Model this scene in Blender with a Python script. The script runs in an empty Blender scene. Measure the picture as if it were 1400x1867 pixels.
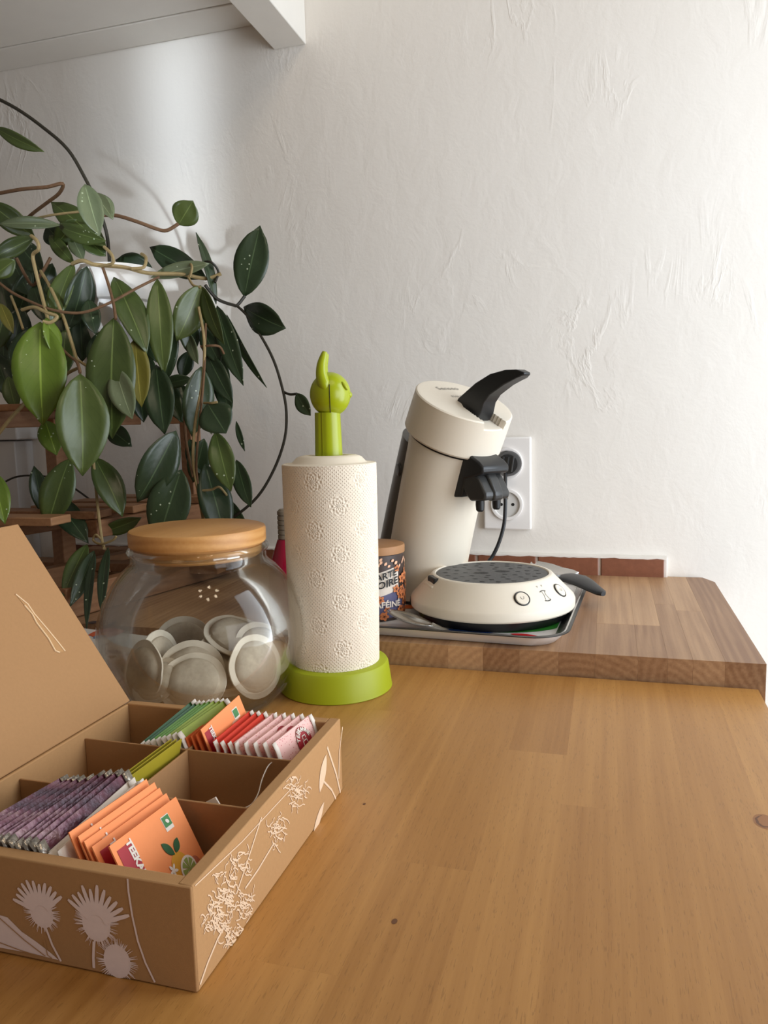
import bpy, bmesh, math, random
from mathutils import Vector, Matrix, noise
R = math.radians
random.seed(7)
SC = bpy.context.scene
COL = SC.collection

# ------------------------------------------------------------------ camera
F_PX, CX, CY, W_PX, H_PX = 1400.0, 700.0, 933.5, 1400, 1867
CAM_H = 0.285                                     # lens height above the table top
_d = Vector((410, -178.5, F_PX)).normalized()     # towards the back wall
_e = Vector((-590, -153.5, F_PX))
_u = _d.cross(_e).normalized()
if _u.y > 0: _u = -_u
_r = _d.cross(_u)
if _r.x < 0: _r = -_r
# rows: camera right, camera down, camera forward written in world axes
C_RIGHT = Vector((_r.x, _d.x, _u.x)); C_DOWN = Vector((_r.y, _d.y, _u.y)); C_FWD = Vector((_r.z, _d.z, _u.z))
EYE = Vector((0, 0, CAM_H))
cam = bpy.data.cameras.new('camera')
cam.sensor_fit = 'VERTICAL'; cam.sensor_height = 24.0
cam.lens = 24.0 * F_PX / H_PX
cam.clip_start = 0.02; cam.clip_end = 50
camo = bpy.data.objects.new('camera', cam); COL.objects.link(camo)
m = Matrix((C_RIGHT, -C_DOWN, -C_FWD)).transposed().to_4x4()
camo.matrix_world = Matrix.Translation(EYE) @ m
SC.camera = camo

def ray(x, y):
    return C_RIGHT * ((x - CX) / F_PX) + C_DOWN * ((y - CY) / F_PX) + C_FWD
def at_y(x, y, Y):
    v = ray(x, y); return EYE + v * (Y / v.y)
def at_z(x, y, Z):
    v = ray(x, y); return EYE + v * ((Z - CAM_H) / v.z)
def at_x(x, y, X):
    v = ray(x, y); return EYE + v * (X / v.x)

# ------------------------------------------------------------------ light
def lin(c):
    return tuple(((v / 255) / 12.92 if v / 255 <= 0.04045 else ((v / 255 + 0.055) / 1.055) ** 2.4) for v in c[:3]) + (1.0,)
world = bpy.data.worlds.new('world'); SC.world = world; world.use_nodes = True
bg = world.node_tree.nodes['Background']
bg.inputs[0].default_value = (1.0, 0.89, 0.79, 1); bg.inputs[1].default_value = 0.15

def area(name, loc, target, sx, sy, power, color, spread=180):
    l = bpy.data.lights.new(name, 'AREA'); l.shape = 'RECTANGLE'; l.size = sx; l.size_y = sy
    l.energy = power; l.color = color; l.spread = R(spread)
    o = bpy.data.objects.new(name, l); COL.objects.link(o); o.location = loc
    o.rotation_euler = (Vector(target) - Vector(loc)).to_track_quat('-Z', 'Y').to_euler()
    return o
area('window_daylight', (0.86, 0.80, 0.55), (0.0, 0.96, 0.58), 0.62, 1.6, 18, (0.82, 0.91, 1.0))
area('right_fill', (1.20, 0.05, 0.30), (-0.1, 1.1, 0.42), 0.8, 0.9, 11, (0.92, 0.95, 1.0))  # weak fill added from the front right, no door known there
area('wall_band_light', (-0.70, -1.5, 0.72), (-0.735, 1.28, 0.72), 0.05, 0.55, 0.15, (0.80, 0.90, 1.0), 5)  # added narrow lamp, shapes the bright band on the left wall
area('wall_band_light', (-0.82, -1.5, 0.72), (-0.855, 1.28, 0.72), 0.03, 0.55, 0.03, (0.80, 0.90, 1.0), 5)  # second added lamp, weaker strip beside the wall band
for i in range(6):                                  # bulbs of the ceiling lamp above and behind the camera
    l = bpy.data.lights.new('ceiling_bulb', 'POINT'); l.energy = 2.5; l.color = (1.0, 0.80, 0.58); l.shadow_soft_size = 0.05
    o = bpy.data.objects.new('ceiling_bulb', l); COL.objects.link(o)
    o.location = (0.25 + 0.28 * math.cos(i * 1.047), 0.0 + 0.28 * math.sin(i * 1.047), 1.60)
SC.view_settings.view_transform = 'Standard'; SC.view_settings.look = 'None'
SC.view_settings.exposure = 0.0; SC.view_settings.gamma = 1.0; SC.view_settings.use_curve_mapping = False

# ------------------------------------------------------------------ materials
MATS = {}
class NT:
    def __init__(s, name):
        s.m = bpy.data.materials.new(name); s.m.use_nodes = True; s.t = s.m.node_tree
        s.b = s.t.nodes['Principled BSDF']; s.out = s.t.nodes['Material Output']; MATS[name] = s.m
    def n(s, typ, **kw):
        nd = s.t.nodes.new(typ)
        for k, v in kw.items(): setattr(nd, k, v)
        return nd
    def link(s, a, b): s.t.links.new(a, b)
    def put(s, sock, v):
        if hasattr(v, 'is_linked') or hasattr(v, 'links'): s.link(v, sock)
        else: sock.default_value = v
    def math(s, op, a, b=0.0, c=0.0):
        nd = s.n('ShaderNodeMath', operation=op)
        s.put(nd.inputs[0], a); s.put(nd.inputs[1], b); s.put(nd.inputs[2], c)
        return nd.outputs[0]
    def mix(s, fac, a, b, mode='MIX'):
        nd = s.n('ShaderNodeMix', data_type='RGBA', blend_type=mode)
        s.put(nd.inputs[0], fac); s.put(nd.inputs[6], a); s.put(nd.inputs[7], b)
        return nd.outputs[2]
    def ramp(s, fac, stops):
        nd = s.n('ShaderNodeValToRGB'); s.put(nd.inputs[0], fac)
        el = nd.color_ramp.elements
        while len(el) < len(stops): el.new(0.5)
        for e, (p, c) in zip(el, stops): e.position = p; e.color = c
        return nd.outputs[0]
    def noise(s, vec, scale, detail=3, rough=0.5, dist=0.0):
        nd = s.n('ShaderNodeTexNoise'); nd.inputs['Scale'].default_value = scale
        nd.inputs['Detail'].default_value = detail; nd.inputs['Roughness'].default_value = rough
        nd.inputs['Distortion'].default_value = dist
        if vec is not None: s.link(vec, nd.inputs['Vector'])
        return nd.outputs[0]
    def obj(s): return s.n('ShaderNodeTexCoord').outputs['Object']
    def uv(s): return s.n('ShaderNodeTexCoord').outputs['UV']
    def mapping(s, vec, scale=(1, 1, 1), rot=(0, 0, 0), loc=(0, 0, 0)):
        nd = s.n('ShaderNodeMapping'); s.link(vec, nd.inputs[0])
        s.put(nd.inputs[1], loc); nd.inputs[2].default_value = rot; nd.inputs[3].default_value = scale
        return nd.outputs[0]
    def bump(s, h, strength=0.3, dist=0.001):
        nd = s.n('ShaderNodeBump'); nd.inputs['Strength'].default_value = strength
        nd.inputs['Distance'].default_value = dist; s.link(h, nd.inputs['Height'])
        s.link(nd.outputs[0], s.b.inputs['Normal'])
    def set(s, color=None, rough=0.5, metal=0.0, spec=0.5):
        if color is not None: s.put(s.b.inputs['Base Color'], color)
        s.put(s.b.inputs['Roughness'], rough); s.b.inputs['Metallic'].default_value = metal
        s.b.inputs['Specular IOR Level'].default_value = spec
        return s

def plain(name, rgb, rough=0.5, metal=0.0, spec=0.5, grain=0.06, scale=60, bump=0.0):
    t = NT(name); c = lin(rgb)
    nz = t.noise(t.obj(), scale, 4)
    a = tuple(min(1, v * (1 - grain)) for v in c[:3]) + (1,); b = tuple(min(1, v * (1 + grain)) for v in c[:3]) + (1,)
    t.set(t.mix(nz, a, b), rough, metal, spec)
    if bump: t.bump(t.noise(t.obj(), scale * 6, 3), bump, 0.0006)
    return t

# plaster
t = NT('plaster'); o_ = t.obj()
n1 = t.noise(o_, 2.2, 3); n2 = t.noise(o_, 9, 5, 0.6)
t.set(t.mix(n1, lin((226, 220, 211)), lin((238, 234, 227))), 0.75, 0, 0.3)
lumps = t.noise(t.mapping(o_, (1, 1, 0.7)), 26, 4, 0.55, 0.6)
fine = t.noise(o_, 150, 4, 0.6)
ridge = t.math('SUBTRACT', 1.0, t.math('MULTIPLY', t.math('ABSOLUTE', t.math('SUBTRACT', t.noise(t.mapping(o_, (1, 1, .45), (0, .5, 0)), 11, 5, .55, 1.2), 0.5)), 22.0))
ridge = t.math('MULTIPLY', t.math('MAXIMUM', ridge, 0.0), t.math('MAXIMUM', t.math('SUBTRACT', t.noise(o_, 6, 2), 0.52), 0.0))
hgt = t.math('ADD', t.math('ADD', t.math('MULTIPLY', lumps, 0.55), t.math('MULTIPLY', fine, 0.12)), t.math('MULTIPLY', ridge, 1.6))
t.bump(hgt, 0.42, 0.004)

# solid wood: rings around a random heart, so end grain and faces agree
def wood(name, dark, light, ring=0.005, ringamt=0.35, rough=0.42, vary=0.30, bump=0.12, pores=0.35, spec=0.45):
    t = NT(name); oc = t.obj()
    rnd = t.n('ShaderNodeObjectInfo').outputs['Random']
    r2 = t.math('FRACT', t.math('MULTIPLY', rnd, 17.31)); r3 = t.math('FRACT', t.math('MULTIPLY', rnd, 91.7))
    off = t.n('ShaderNodeCombineXYZ')
    t.link(t.math('MULTIPLY', r2, 3.7), off.inputs[0]); t.link(t.math('MULTIPLY', rnd, 9.1), off.inputs[1]); t.link(t.math('MULTIPLY', r3, 5.3), off.inputs[2])
    va = t.n('ShaderNodeVectorMath', operation='ADD'); t.link(oc, va.inputs[0]); t.link(off.outputs[0], va.inputs[1])
    v = va.outputs[0]
    sep = t.n('ShaderNodeSeparateXYZ'); t.link(oc, sep.inputs[0])
    warp = t.math('MULTIPLY', t.math('SUBTRACT', t.noise(t.mapping(v, (9, 1.6, 9)), 1.0, 3), 0.5), 0.05)
    hx = t.math('MULTIPLY', t.math('SUBTRACT', r2, 0.5), 0.35)
    hz = t.math('SUBTRACT', -0.03, t.math('MULTIPLY', r3, 0.16))
    dx = t.math('ADD', t.math('SUBTRACT', sep.outputs[0], hx), warp); dz = t.math('SUBTRACT', sep.outputs[2], hz)
    rad = t.math('SQRT', t.math('ADD', t.math('MULTIPLY', dx, dx), t.math('MULTIPLY', dz, dz)))
    ringv = t.math('ADD', t.math('MULTIPLY', t.math('SINE', t.math('MULTIPLY', rad, 6.283 / ring)), 0.5), 0.5)
    streak = t.noise(t.mapping(v, (230, 5.5, 230)), 1.0, 4, 0.6)
    pore = t.noise(t.mapping(v, (1300, 110, 1300)), 1.0, 2)
    blot = t.noise(t.mapping(v, (14, 5, 14)), 1.0, 3)
    f = t.math('ADD', t.math('MULTIPLY', ringv, ringamt), t.math('MULTIPLY', streak, 0.45))
    f = t.math('ADD', f, t.math('MULTIPLY', blot, 0.25)); f = t.math('ADD', f, t.math('MULTIPLY', rnd, vary)); f = t.math('SUBTRACT', f, vary * 0.5 + ringamt * 0.3)
    base = t.ramp(f, [(0.12, lin(dark)), (0.85, lin(light))])
    pm = t.math('MULTIPLY', t.math('LESS_THAN', pore, 0.36), pores)
    t.set(t.mix(pm, base, tuple(c * 0.45 for c in lin(dark)[:3]) + (1,)), rough, 0, spec)
    t.bump(t.math('ADD', streak, pore), bump, 0.0004)
    return t
wood('beech', (158, 108, 52), (204, 152, 86), 0.015, 0.09, 0.36, 0.20, 0.07, 0.30)
wood('oak_board', (134, 96, 66), (206, 166, 124), 0.0085, 0.12, 0.42, 0.42, 0.08, 0.16)
wood('rack_wood', (124, 84, 54), (180, 134, 94), 0.010, 0.10, 0.55, 0.35, 0.12, 0.2)
wood('lid_wood', (186, 128, 66), (222, 170, 106), 0.008, 0.30, 0.45, 0.1, 0.08, 0.1)

plain('white_paint', (226, 222, 214), 0.55, 0, 0.4, 0.03, 30, 0.05)
plain('casing_paint', (196, 192, 188), 0.6, 0, 0.4, 0.08, 25, 0.1)
plain('dark_gap', (38, 30, 26), 0.9)
plain('grout', (222, 214, 206), 0.85, 0, 0.2, 0.06, 60, 0.3)
t = NT('terracotta'); nz = t.noise(t.obj(), 90, 5, .65)
t.set(t.mix(t.math('ADD', t.math('MULTIPLY', nz, .7), t.math('MULTIPLY', t.n('ShaderNodeObjectInfo').outputs['Random'], .4)), lin((96, 54, 36)), lin((146, 92, 66))), 0.5); t.bump(nz, .25, .001)
plain('floor_tile', (150, 130, 112), 0.5)
plain('outlet_white', (232, 228, 224), 0.35, 0, 0.5, 0.01)
plain('outlet_grey', (206, 204, 200), 0.3, 0, 0.5, 0.01)
plain('machine_white', (230, 220, 202), 0.42, 0, 0.5, 0.015, 200, 0.03)
plain('machine_black', (26, 27, 29), 0.38, 0, 0.5, 0.05)
plain('machine_grey', (50, 50, 49), 0.35, 0, 0.5, 0.05)
plain('tank_grey', (88, 84, 78), 0.28, 0, 0.5, 0.05)
plain('ink_grey', (150, 144, 136), 0.5)
plain('drip_grey', (84, 84, 83), 0.55)
plain('black', (10, 10, 11), 0.5)
plain('lime', (160, 172, 14), 0.28, 0, 0.5, 0.02)
plain('lime_matt', (160, 170, 24), 0.45, 0, 0.4, 0.03)
plain('cardboard_tube', (196, 170, 136), 0.8)
plain('enamel', (226, 222, 218), 0.3, 0, 0.5, 0.02)
t = plain('steel', (190, 188, 184), 0.22, 1.0, 0.5, 0.04)
plain('can_lid', (170, 124, 82), 0.6)
plain('can_dark', (66, 52, 48), 0.45)
plain('can_blue', (96, 96, 130), 0.5)
plain('can_cream', (232, 220, 206), 0.5)
plain('petal_orange', (216, 132, 82), 0.55)
plain('petal_core', (90, 44, 28), 0.55)
plain('petal_pale', (238, 186, 152), 0.55)
plain('red_glass', (150, 16, 48), 0.12, 0, 0.6, 0.05)
plain('bottle_neck', (128, 116, 100), 0.5)
plain('pot_white', (228, 224, 218), 0.35, 0, 0.5, 0.02)
plain('soil', (58, 42, 32), 0.95, 0, 0.2, 0.3, 150, 0.6)
plain('bark_light', (158, 138, 96), 0.6, 0, 0.3, 0.25, 120, 0.3)
plain('knot_brown', (104, 64, 34), 0.5)
plain('knot_pale', (150, 98, 52), 0.45)
plain('bark_brown', (112, 84, 60), 0.65, 0, 0.3, 0.3, 150, 0.4)
plain('stem_dark', (44, 40, 30), 0.5, 0, 0.4, 0.2)
plain('kraft', (182, 140, 95), 0.8, 0, 0.25, 0.07, 420, 0.12)
plain('kraft_inner', (172, 131, 90), 0.85, 0, 0.2, 0.06, 420, 0.12)
plain('kraft_tape', (234, 202, 160), 0.45, 0, 0.4, 0.05, 200)
plain('print_cream', (230, 200, 168), 0.75, 0, 0.2, 0.05, 300)
plain('print_white', (244, 226, 222), 0.75, 0, 0.2, 0.05, 300)
plain('bag_orange', (246, 150, 92), 0.6, 0, 0.3, 0.03, 200, 0.06)
plain('bag_rust', (214, 104, 52), 0.6, 0, 0.3, 0.03, 200, 0.06)
plain('bag_red', (218, 62, 40), 0.6, 0, 0.3, 0.03, 200, 0.06)
t = NT('bag_pink'); vo = t.n('ShaderNodeTexVoronoi'); vo.inputs['Scale'].default_value = 520; t.link(t.obj(), vo.inputs['Vector'])
t.set(t.mix(t.math('LESS_THAN', vo.outputs['Distance'], 0.22), lin((240, 192, 184)), lin((206, 110, 112))), 0.6)
plain('bag_green', (104, 158, 34), 0.4, 0, 0.4, 0.2, 60)
plain('bag_dark_green', (40, 96, 40), 0.4, 0, 0.4, 0.2, 60)
plain('bag_lime', (150, 170, 44), 0.45, 0, 0.4, 0.2, 60)
plain('bag_yellow', (176, 160, 46), 0.5, 0, 0.4, 0.12, 60)
plain('bag_paper', (236, 226, 214), 0.7, 0, 0.25, 0.03)
t = NT('bag_purple'); nz = t.noise(t.obj(), 60, 4)
t.set(t.ramp(nz, [(0.35, lin((48, 18, 34))), (0.55, lin((98, 48, 64))), (0.72, lin((140, 110, 106)))]), 0.3, 0.25); t.bump(t.noise(t.obj(), 130, 3), .5, .002)
t = NT('foil'); t.set(lin((176, 170, 160)), 0.3, 0.8); t.bump(t.noise(t.obj(), 200, 3), .6, .002)
plain('logo_red', (168, 32, 44), 0.55)
plain('logo_green', (66, 130, 70), 0.55)
plain('print_leaf', (40, 88, 44), 0.55)
plain('print_fruit', (222, 160, 46), 0.55)
plain('print_lime', (150, 168, 88), 0.55)
plain('print_rose', (196, 110, 80), 0.55)
plain('tray_green', (50, 128, 44), 0.3); plain('tray_red', (196, 40, 44), 0.3); plain('tray_yellow', (222, 200, 40), 0.3); plain('tray_blue', (40, 66, 120), 0.3); plain('tray_orange', (222, 104, 40), 0.3)
plain('tin_white', (222, 216, 210), 0.4); plain('tin_blue', (104, 128, 160), 0.4); plain('tin_dark', (34, 36, 46), 0.4); plain('tin_coral', (206, 96, 60), 0.4)

# coffee pod filter paper
t = NT('pod_paper'); nz = t.noise(t.obj(), 160, 5, .6)
t.set(t.mix(nz, lin((164, 150, 132)), lin((204, 190, 170))), 0.85, 0, 0.15); t.bump(nz, .35, .001)
t = NT('pod_rim'); t.set(t.mix(t.noise(t.obj(), 200, 3), lin((206, 194, 176)), lin((226, 214, 196))), 0.85, 0, 0.15)

# thin clear glass that lets light through
t = NT('clear_glass')
lw = t.n('ShaderNodeFresnel'); lw.inputs[0].default_value = 1.45
tr = t.n('ShaderNodeBsdfTransparent'); tr.inputs[0].default_value = (0.965, 0.972, 0.96, 1)
gl = t.n('ShaderNodeBsdfGlossy'); gl.inputs['Roughness'].default_value = 0.03; gl.inputs[0].default_value = (1, 1, 1, 1)
mx = t.n('ShaderNodeMixShader'); t.link(t.math('MINIMUM', t.math('MULTIPLY', t.math('SUBTRACT', lw.outputs[0], 0.02), 0.62), 0.6), mx.inputs[0])
t.link(tr.outputs[0], mx.inputs[1]); t.link(gl.outputs[0], mx.inputs[2]); t.link(mx.outputs[0], t.out.inputs[0])

# quilted kitchen paper: uv in metres
t = NT('kitchen_paper'); sp = t.n('ShaderNodeSeparateXYZ'); t.link(t.uv(), sp.inputs[0])
u, v = sp.outputs[0], sp.outputs[1]
CELL = 0.0345
p = t.math('MULTIPLY', t.math('ADD', u, v), 0.70711); q = t.math('MULTIPLY', t.math('SUBTRACT', u, v), 0.70711)
def cen(x): return t.math('SUBTRACT', t.math('MULTIPLY', t.math('FRACT', t.math('DIVIDE', x, CELL)), CELL), CELL / 2)
pc, qc = cen(p), cen(q)
DOT = CELL / 13
dots = t.math('MULTIPLY', t.math('MAXIMUM', t.math('SINE', t.math('MULTIPLY', p, 6.283 / DOT)), 0.0), t.math('MAXIMUM', t.math('SINE', t.math('MULTIPLY', q, 6.283 / DOT)), 0.0))
edge = t.math('MAXIMUM', t.math('ABSOLUTE', pc), t.math('ABSOLUTE', qc))
m1 = t.math('GREATER_THAN', edge, CELL * 0.27)
dd = t.math('SQRT', t.math('ADD', t.math('MULTIPLY', pc, pc), t.math('MULTIPLY', qc, qc)))
ringp = t.math('MULTIPLY', t.math('LESS_THAN', dd, CELL * 0.29), t.math('SINE', t.math('MULTIPLY', dd, 6.283 / (CELL * 0.12))))
ang = t.math('SINE', t.math('MULTIPLY', t.math('ARCTAN2', pc, qc), 10.0))
hh = t.math('ADD', t.math('MULTIPLY', t.math('MULTIPLY', dots, 6.5), m1), t.math('MULTIPLY', ringp, t.math('ADD', t.math('MULTIPLY', ang, 0.5), 0.3)))
hh = t.math('ADD', hh, t.math('MULTIPLY', t.noise(t.uv(), 900, 2), 0.5))
t.set(lin((240, 228, 208)), 0.9, 0, 0.1); t.bump(hh, 0.50, 0.0018)
plain('paper_plain', (238, 226, 206), 0.9, 0, 0.1, 0.02, 200, 0.1)

# hoya leaves: uv.x across (-1..1 -> 0..1), uv.y along
def leafmat(name, dark, light, rough=0.33):
    t = NT(name); sp = t.n('ShaderNodeSeparateXYZ'); t.link(t.uv(), sp.inputs[0])
    s_ = t.math('ABSOLUTE', t.math('SUBTRACT', sp.outputs[0], 0.5))
    rib = t.math('LESS_THAN', s_, 0.018)
    rnd = t.n('ShaderNodeObjectInfo').outputs['Random']
    f = t.math('ADD', t.math('MULTIPLY', t.noise(t.obj(), 30, 3), .6), t.math('MULTIPLY', rnd, .5))
    vein = t.math('SINE', t.math('ADD', t.math('MULTIPLY', sp.outputs[1], 46.0), t.math('MULTIPLY', s_, -34.0)))
    f = t.math('SUBTRACT', f, t.math('MULTIPLY', t.math('GREATER_THAN', vein, 0.93), 0.10))
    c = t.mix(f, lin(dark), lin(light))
    c = t.mix(t.math('MULTIPLY', rib, .5), c, lin(tuple(min(255, x * 1.35 + 18) for x in light)))
    vo = t.n('ShaderNodeTexVoronoi'); vo.inputs['Scale'].default_value = 105; t.link(t.obj(), vo.inputs['Vector'])
    spk = t.math('MULTIPLY', t.math('LESS_THAN', vo.outputs['Distance'], 0.13), t.math('GREATER_THAN', t.noise(t.obj(), 16, 2), 0.56))
    c = t.mix(t.math('MULTIPLY', spk, .75), c, lin((196, 206, 176)))
    t.set(c, rough, 0, 0.5)
    t.bump(t.math('ADD', t.noise(t.obj(), 70, 3), t.math('MULTIPLY', vein, .05)), .12, .002)
leafmat('leaf_young_lit', (72, 96, 26), (114, 136, 48))  # leaf tones mix real leaf variety with light and shade put into colour
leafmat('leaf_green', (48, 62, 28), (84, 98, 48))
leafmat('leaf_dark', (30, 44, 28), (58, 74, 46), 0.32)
leafmat('leaf_pale', (84, 96, 66), (120, 130, 98), 0.4)
leafmat('leaf_olive', (78, 84, 28), (128, 118, 52))

# ------------------------------------------------------------------ mesh helpers
class MB:
    def __init__(s): s.v = []; s.f = []; s.mi = []; s.uv = {}
    def add(s, verts, faces, mi=0):
        o = len(s.v); s.v += [Vector(p) for p in verts]; s.f += [tuple(i + o for i in f) for f in faces]; s.mi += [mi] * len(faces); return o
    def box(s, a, b, mi=0):
        x0, y0, z0 = a; x1, y1, z1 = b
        return s.add([(x0, y0, z0), (x1, y0, z0), (x1, y1, z0), (x0, y1, z0), (x0, y0, z1), (x1, y0, z1), (x1, y1, z1), (x0, y1, z1)],
              [(0, 3, 2, 1), (4, 5, 6, 7), (0, 1, 5, 4), (1, 2, 6, 5), (2, 3, 7, 6), (3, 0, 4, 7)], mi)
    def prism(s, poly, h0, h1, axis='y', mi=0):
        n = len(poly)
        def P(p, h): return {'y': (p[0], h, p[1]), 'z': (p[0], p[1], h), 'x': (h, p[0], p[1])}[axis]
        vs = [P(p, h0) for p in poly] + [P(p, h1) for p in poly]
        fs = [tuple(range(n)), tuple(range(2 * n - 1, n - 1, -1))] + [(i, i + n, (i + 1) % n + n, (i + 1) % n) for i in range(n)]
        return s.add(vs, fs, mi)
    def lathe(s, prof, segs=48, c=(0, 0, 0), mi=0, close=True, M=None, a0=0.0, a1=2 * math.pi):
        c = Vector(c); full = abs(a1 - a0 - 2 * math.pi) < 1e-6
        n = segs if full else segs + 1
        vs = []
        for r, z in prof:
            for i in range(n):
                a = a0 + (a1 - a0) * i / segs
                p = Vector((r * math.cos(a), r * math.sin(a), z))
                vs.append((M @ p if M else p) + c)
        fs = []
        for j in range(len(prof) - 1):
            for i in range(segs):
                k = (i + 1) % n
                fs.append((j * n + i, j * n + k, (j + 1) * n + k, (j + 1) * n + i))
        if close and full:
            if prof[0][0] > 1e-6: fs.append(tuple(range(n - 1, -1, -1)))
            if prof[-1][0] > 1e-6: fs.append(tuple((len(prof) - 1) * n + i for i in range(n)))
        return s.add(vs, fs, mi)
    def tube(s, pts, rad, sides=8, mi=0, cap=True):
        pts = [Vector(p) for p in pts]; n = len(pts)
        rads = rad if isinstance(rad, (list, tuple)) else [rad] * n
        vs = []; prev = None
        for i in range(n):
            d = (pts[min(i + 1, n - 1)] - pts[max(i - 1, 0)]).normalized()
            if prev is None:
                prev = d.cross(Vector((0, 0, 1)) if abs(d.z) < .9 else Vector((1, 0, 0))).normalized()
            a = (prev - d * prev.dot(d)).normalized(); prev = a; b = d.cross(a)
            for k in range(sides):
                t_ = 2 * math.pi * k / sides
                vs.append(pts[i] + (a * math.cos(t_) + b * math.sin(t_)) * rads[i])
        fs = [(i * sides + k, i * sides + (k + 1) % sides, (i + 1) * sides + (k + 1) % sides, (i + 1) * sides + k) for i in range(n - 1) for k in range(sides)]
        if cap: fs += [tuple(range(sides - 1, -1, -1)), tuple((n - 1) * sides + k for k in range(sides))]
        return s.add(vs, fs, mi)
    def ball(s, c, r, segs=20, rings=12, M=None, mi=0):
        rx, ry, rz = r if isinstance(r, (tuple, list)) else (r, r, r)
        prof = [(math.sin(math.pi * j / rings), -math.cos(math.pi * j / rings)) for j in range(rings + 1)]
        D = Matrix.Diagonal((rx, ry, rz)); 
        MM = (M @ D) if M else D
        o = s.lathe([(max(p[0], 1e-5), p[1]) for p in prof], segs, c, mi, True, MM); return o
    def build(s, name, mat, parent=None, smooth=True, bevel=0.0, world=False, segs=2, sub=0, thick=0.0, angle=35):
        me = bpy.data.meshes.new(name)
        vs = s.v
        if world and parent is not None:
            inv = root_of(parent).matrix_basis.inverted(); vs = [inv @ p for p in vs]
        me.from_pydata([tuple(p) for p in vs], [], s.f)
        mats = mat if isinstance(mat, (list, tuple)) else [mat]
        for mn in mats: me.materials.append(MATS[mn])
        if len(mats) > 1:
            for pl, i in zip(me.polygons, s.mi): pl.material_index = i
        bm = bmesh.new(); bm.from_mesh(me); bmesh.ops.recalc_face_normals(bm, faces=bm.faces); bm.to_mesh(me); bm.free()
        if smooth:
            for pl in me.polygons: pl.use_smooth = True
            me.set_sharp_from_angle(angle=R(angle))
        me.update()
        o = bpy.data.objects.new(name, me); COL.objects.link(o)
        if parent is not None: o.parent = parent
        if bevel > 0:
            b = o.modifiers.new('bevel', 'BEVEL'); b.width = bevel; b.segments = segs; b.limit_method = 'ANGLE'; b.angle_limit = R(35)
        if sub:
            b = o.modifiers.new('sub', 'SUBSURF'); b.levels = sub; b.render_levels = sub
        if thick:
            b = o.modifiers.new('thick', 'SOLIDIFY'); b.thickness = thick; b.offset = 0
        return o
def root_of(o):
    while o.parent is not None: o = o.parent
    return o
def tag(o, label=None, cat=None, group=None, kind=None):
    if label: o['label'] = label
    if cat: o['category'] = cat
    if group: o['group'] = group
    if kind: o['kind'] = kind
    return o
def thing(name, label, cat, loc=(0, 0, 0), rz=0.0, group=None, kind=None):
    o = bpy.data.objects.new(name, None); o.empty_display_size = 0.02; COL.objects.link(o)
    o.matrix_basis = Matrix.Translation(Vector(loc)) @ Matrix.Rotation(rz, 4, 'Z')
    return tag(o, label, cat, group, kind)
def spline(pts, n=6):
    pts = [Vector(p) for p in pts]; out = []
    for i in range(len(pts) - 1):
        p0, p1, p2, p3 = pts[max(i - 1, 0)], pts[i], pts[i + 1], pts[min(i + 2, len(pts) - 1)]
        for k in range(n):
            t_ = k / n
            out.append(0.5 * ((2 * p1) + (p2 - p0) * t_ + (2 * p0 - 5 * p1 + 4 * p2 - p3) * t_ ** 2 + (3 * p1 - p0 - 3 * p2 + p3) * t_ ** 3))
    out.append(pts[-1]); return out
def text2d(body, size, align='CENTER', bold=0.0):
    cu = bpy.data.curves.new('lettering', 'FONT'); cu.body = body; cu.size = size; cu.align_x = align; cu.offset = bold; cu.resolution_u = 3
    o = bpy.data.objects.new('lettering', cu); COL.objects.link(o)
    dg = bpy.context.evaluated_depsgraph_get(); me = bpy.data.meshes.new_from_object(o.evaluated_get(dg))
    vs = [(v.co.x, v.co.y) for v in me.vertices]; fs = [tuple(p.vertices) for p in me.polygons]
    bpy.data.objects.remove(o); bpy.data.curves.remove(cu); bpy.data.meshes.remove(me)
    return vs, fs
def disc2d(cx, cy, rx, ry=None, n=20, rot=0.0):
    ry = rx if ry is None else ry; cr, sr = math.cos(rot), math.sin(rot)
    vs = [(cx, cy)]
    for i in range(n):
        a = 2 * math.pi * i / n; x, y = rx * math.cos(a), ry * math.sin(a)
        vs.append((cx + x * cr - y * sr, cy + x * sr + y * cr))
    return vs, [(0, 1 + i, 1 + (i + 1) % n) for i in range(n)]
def leaf2d(x0, y0, x1, y1, w, n=8):
    dx, dy = x1 - x0, y1 - y0; L = math.hypot(dx, dy); nx, ny = -dy / L, dx / L
    vs = []
    for i in range(n + 1):
        t_ = i / n; h = w / 2 * math.sin(math.pi * t_) ** .8
        vs += [(x0 + dx * t_ + nx * h, y0 + dy * t_ + ny * h), (x0 + dx * t_ - nx * h, y0 + dy * t_ - ny * h)]
    return vs, [(2 * i, 2 * i + 1, 2 * i + 3, 2 * i + 2) for i in range(n)]
def stroke2d(pts, w):
    vs = []; n = len(pts)
    ws = w if isinstance(w, (list, tuple)) else [w] * n
    for i in range(n):
        a, b = pts[max(i - 1, 0)], pts[min(i + 1, n - 1)]
        dx, dy = b[0] - a[0], b[1] - a[1]; L = math.hypot(dx, dy) or 1
        nx, ny = -dy / L * ws[i] / 2, dx / L * ws[i] / 2
        vs += [(pts[i][0] + nx, pts[i][1] + ny), (pts[i][0] - nx, pts[i][1] - ny)]
    return vs, [(2 * i, 2 * i + 1, 2 * i + 3, 2 * i + 2) for i in range(n - 1)]
class Print:
    """flat ink: 2d shapes laid on a surface by a mapping function (x, y, lift) -> point"""
    def __init__(s, fn): s.fn = fn; s.m = MB(); s.k = 0
    def put(s, shape, lift=0.00025):
        s.k += 1
        s.m.add([s.fn(x, y, lift + s.k * 2e-7) for x, y in shape[0]], shape[1]); return s
    def build(s, name, mat, parent, world=False):
        return s.m.build(name, mat, parent, smooth=False, world=world)

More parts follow.
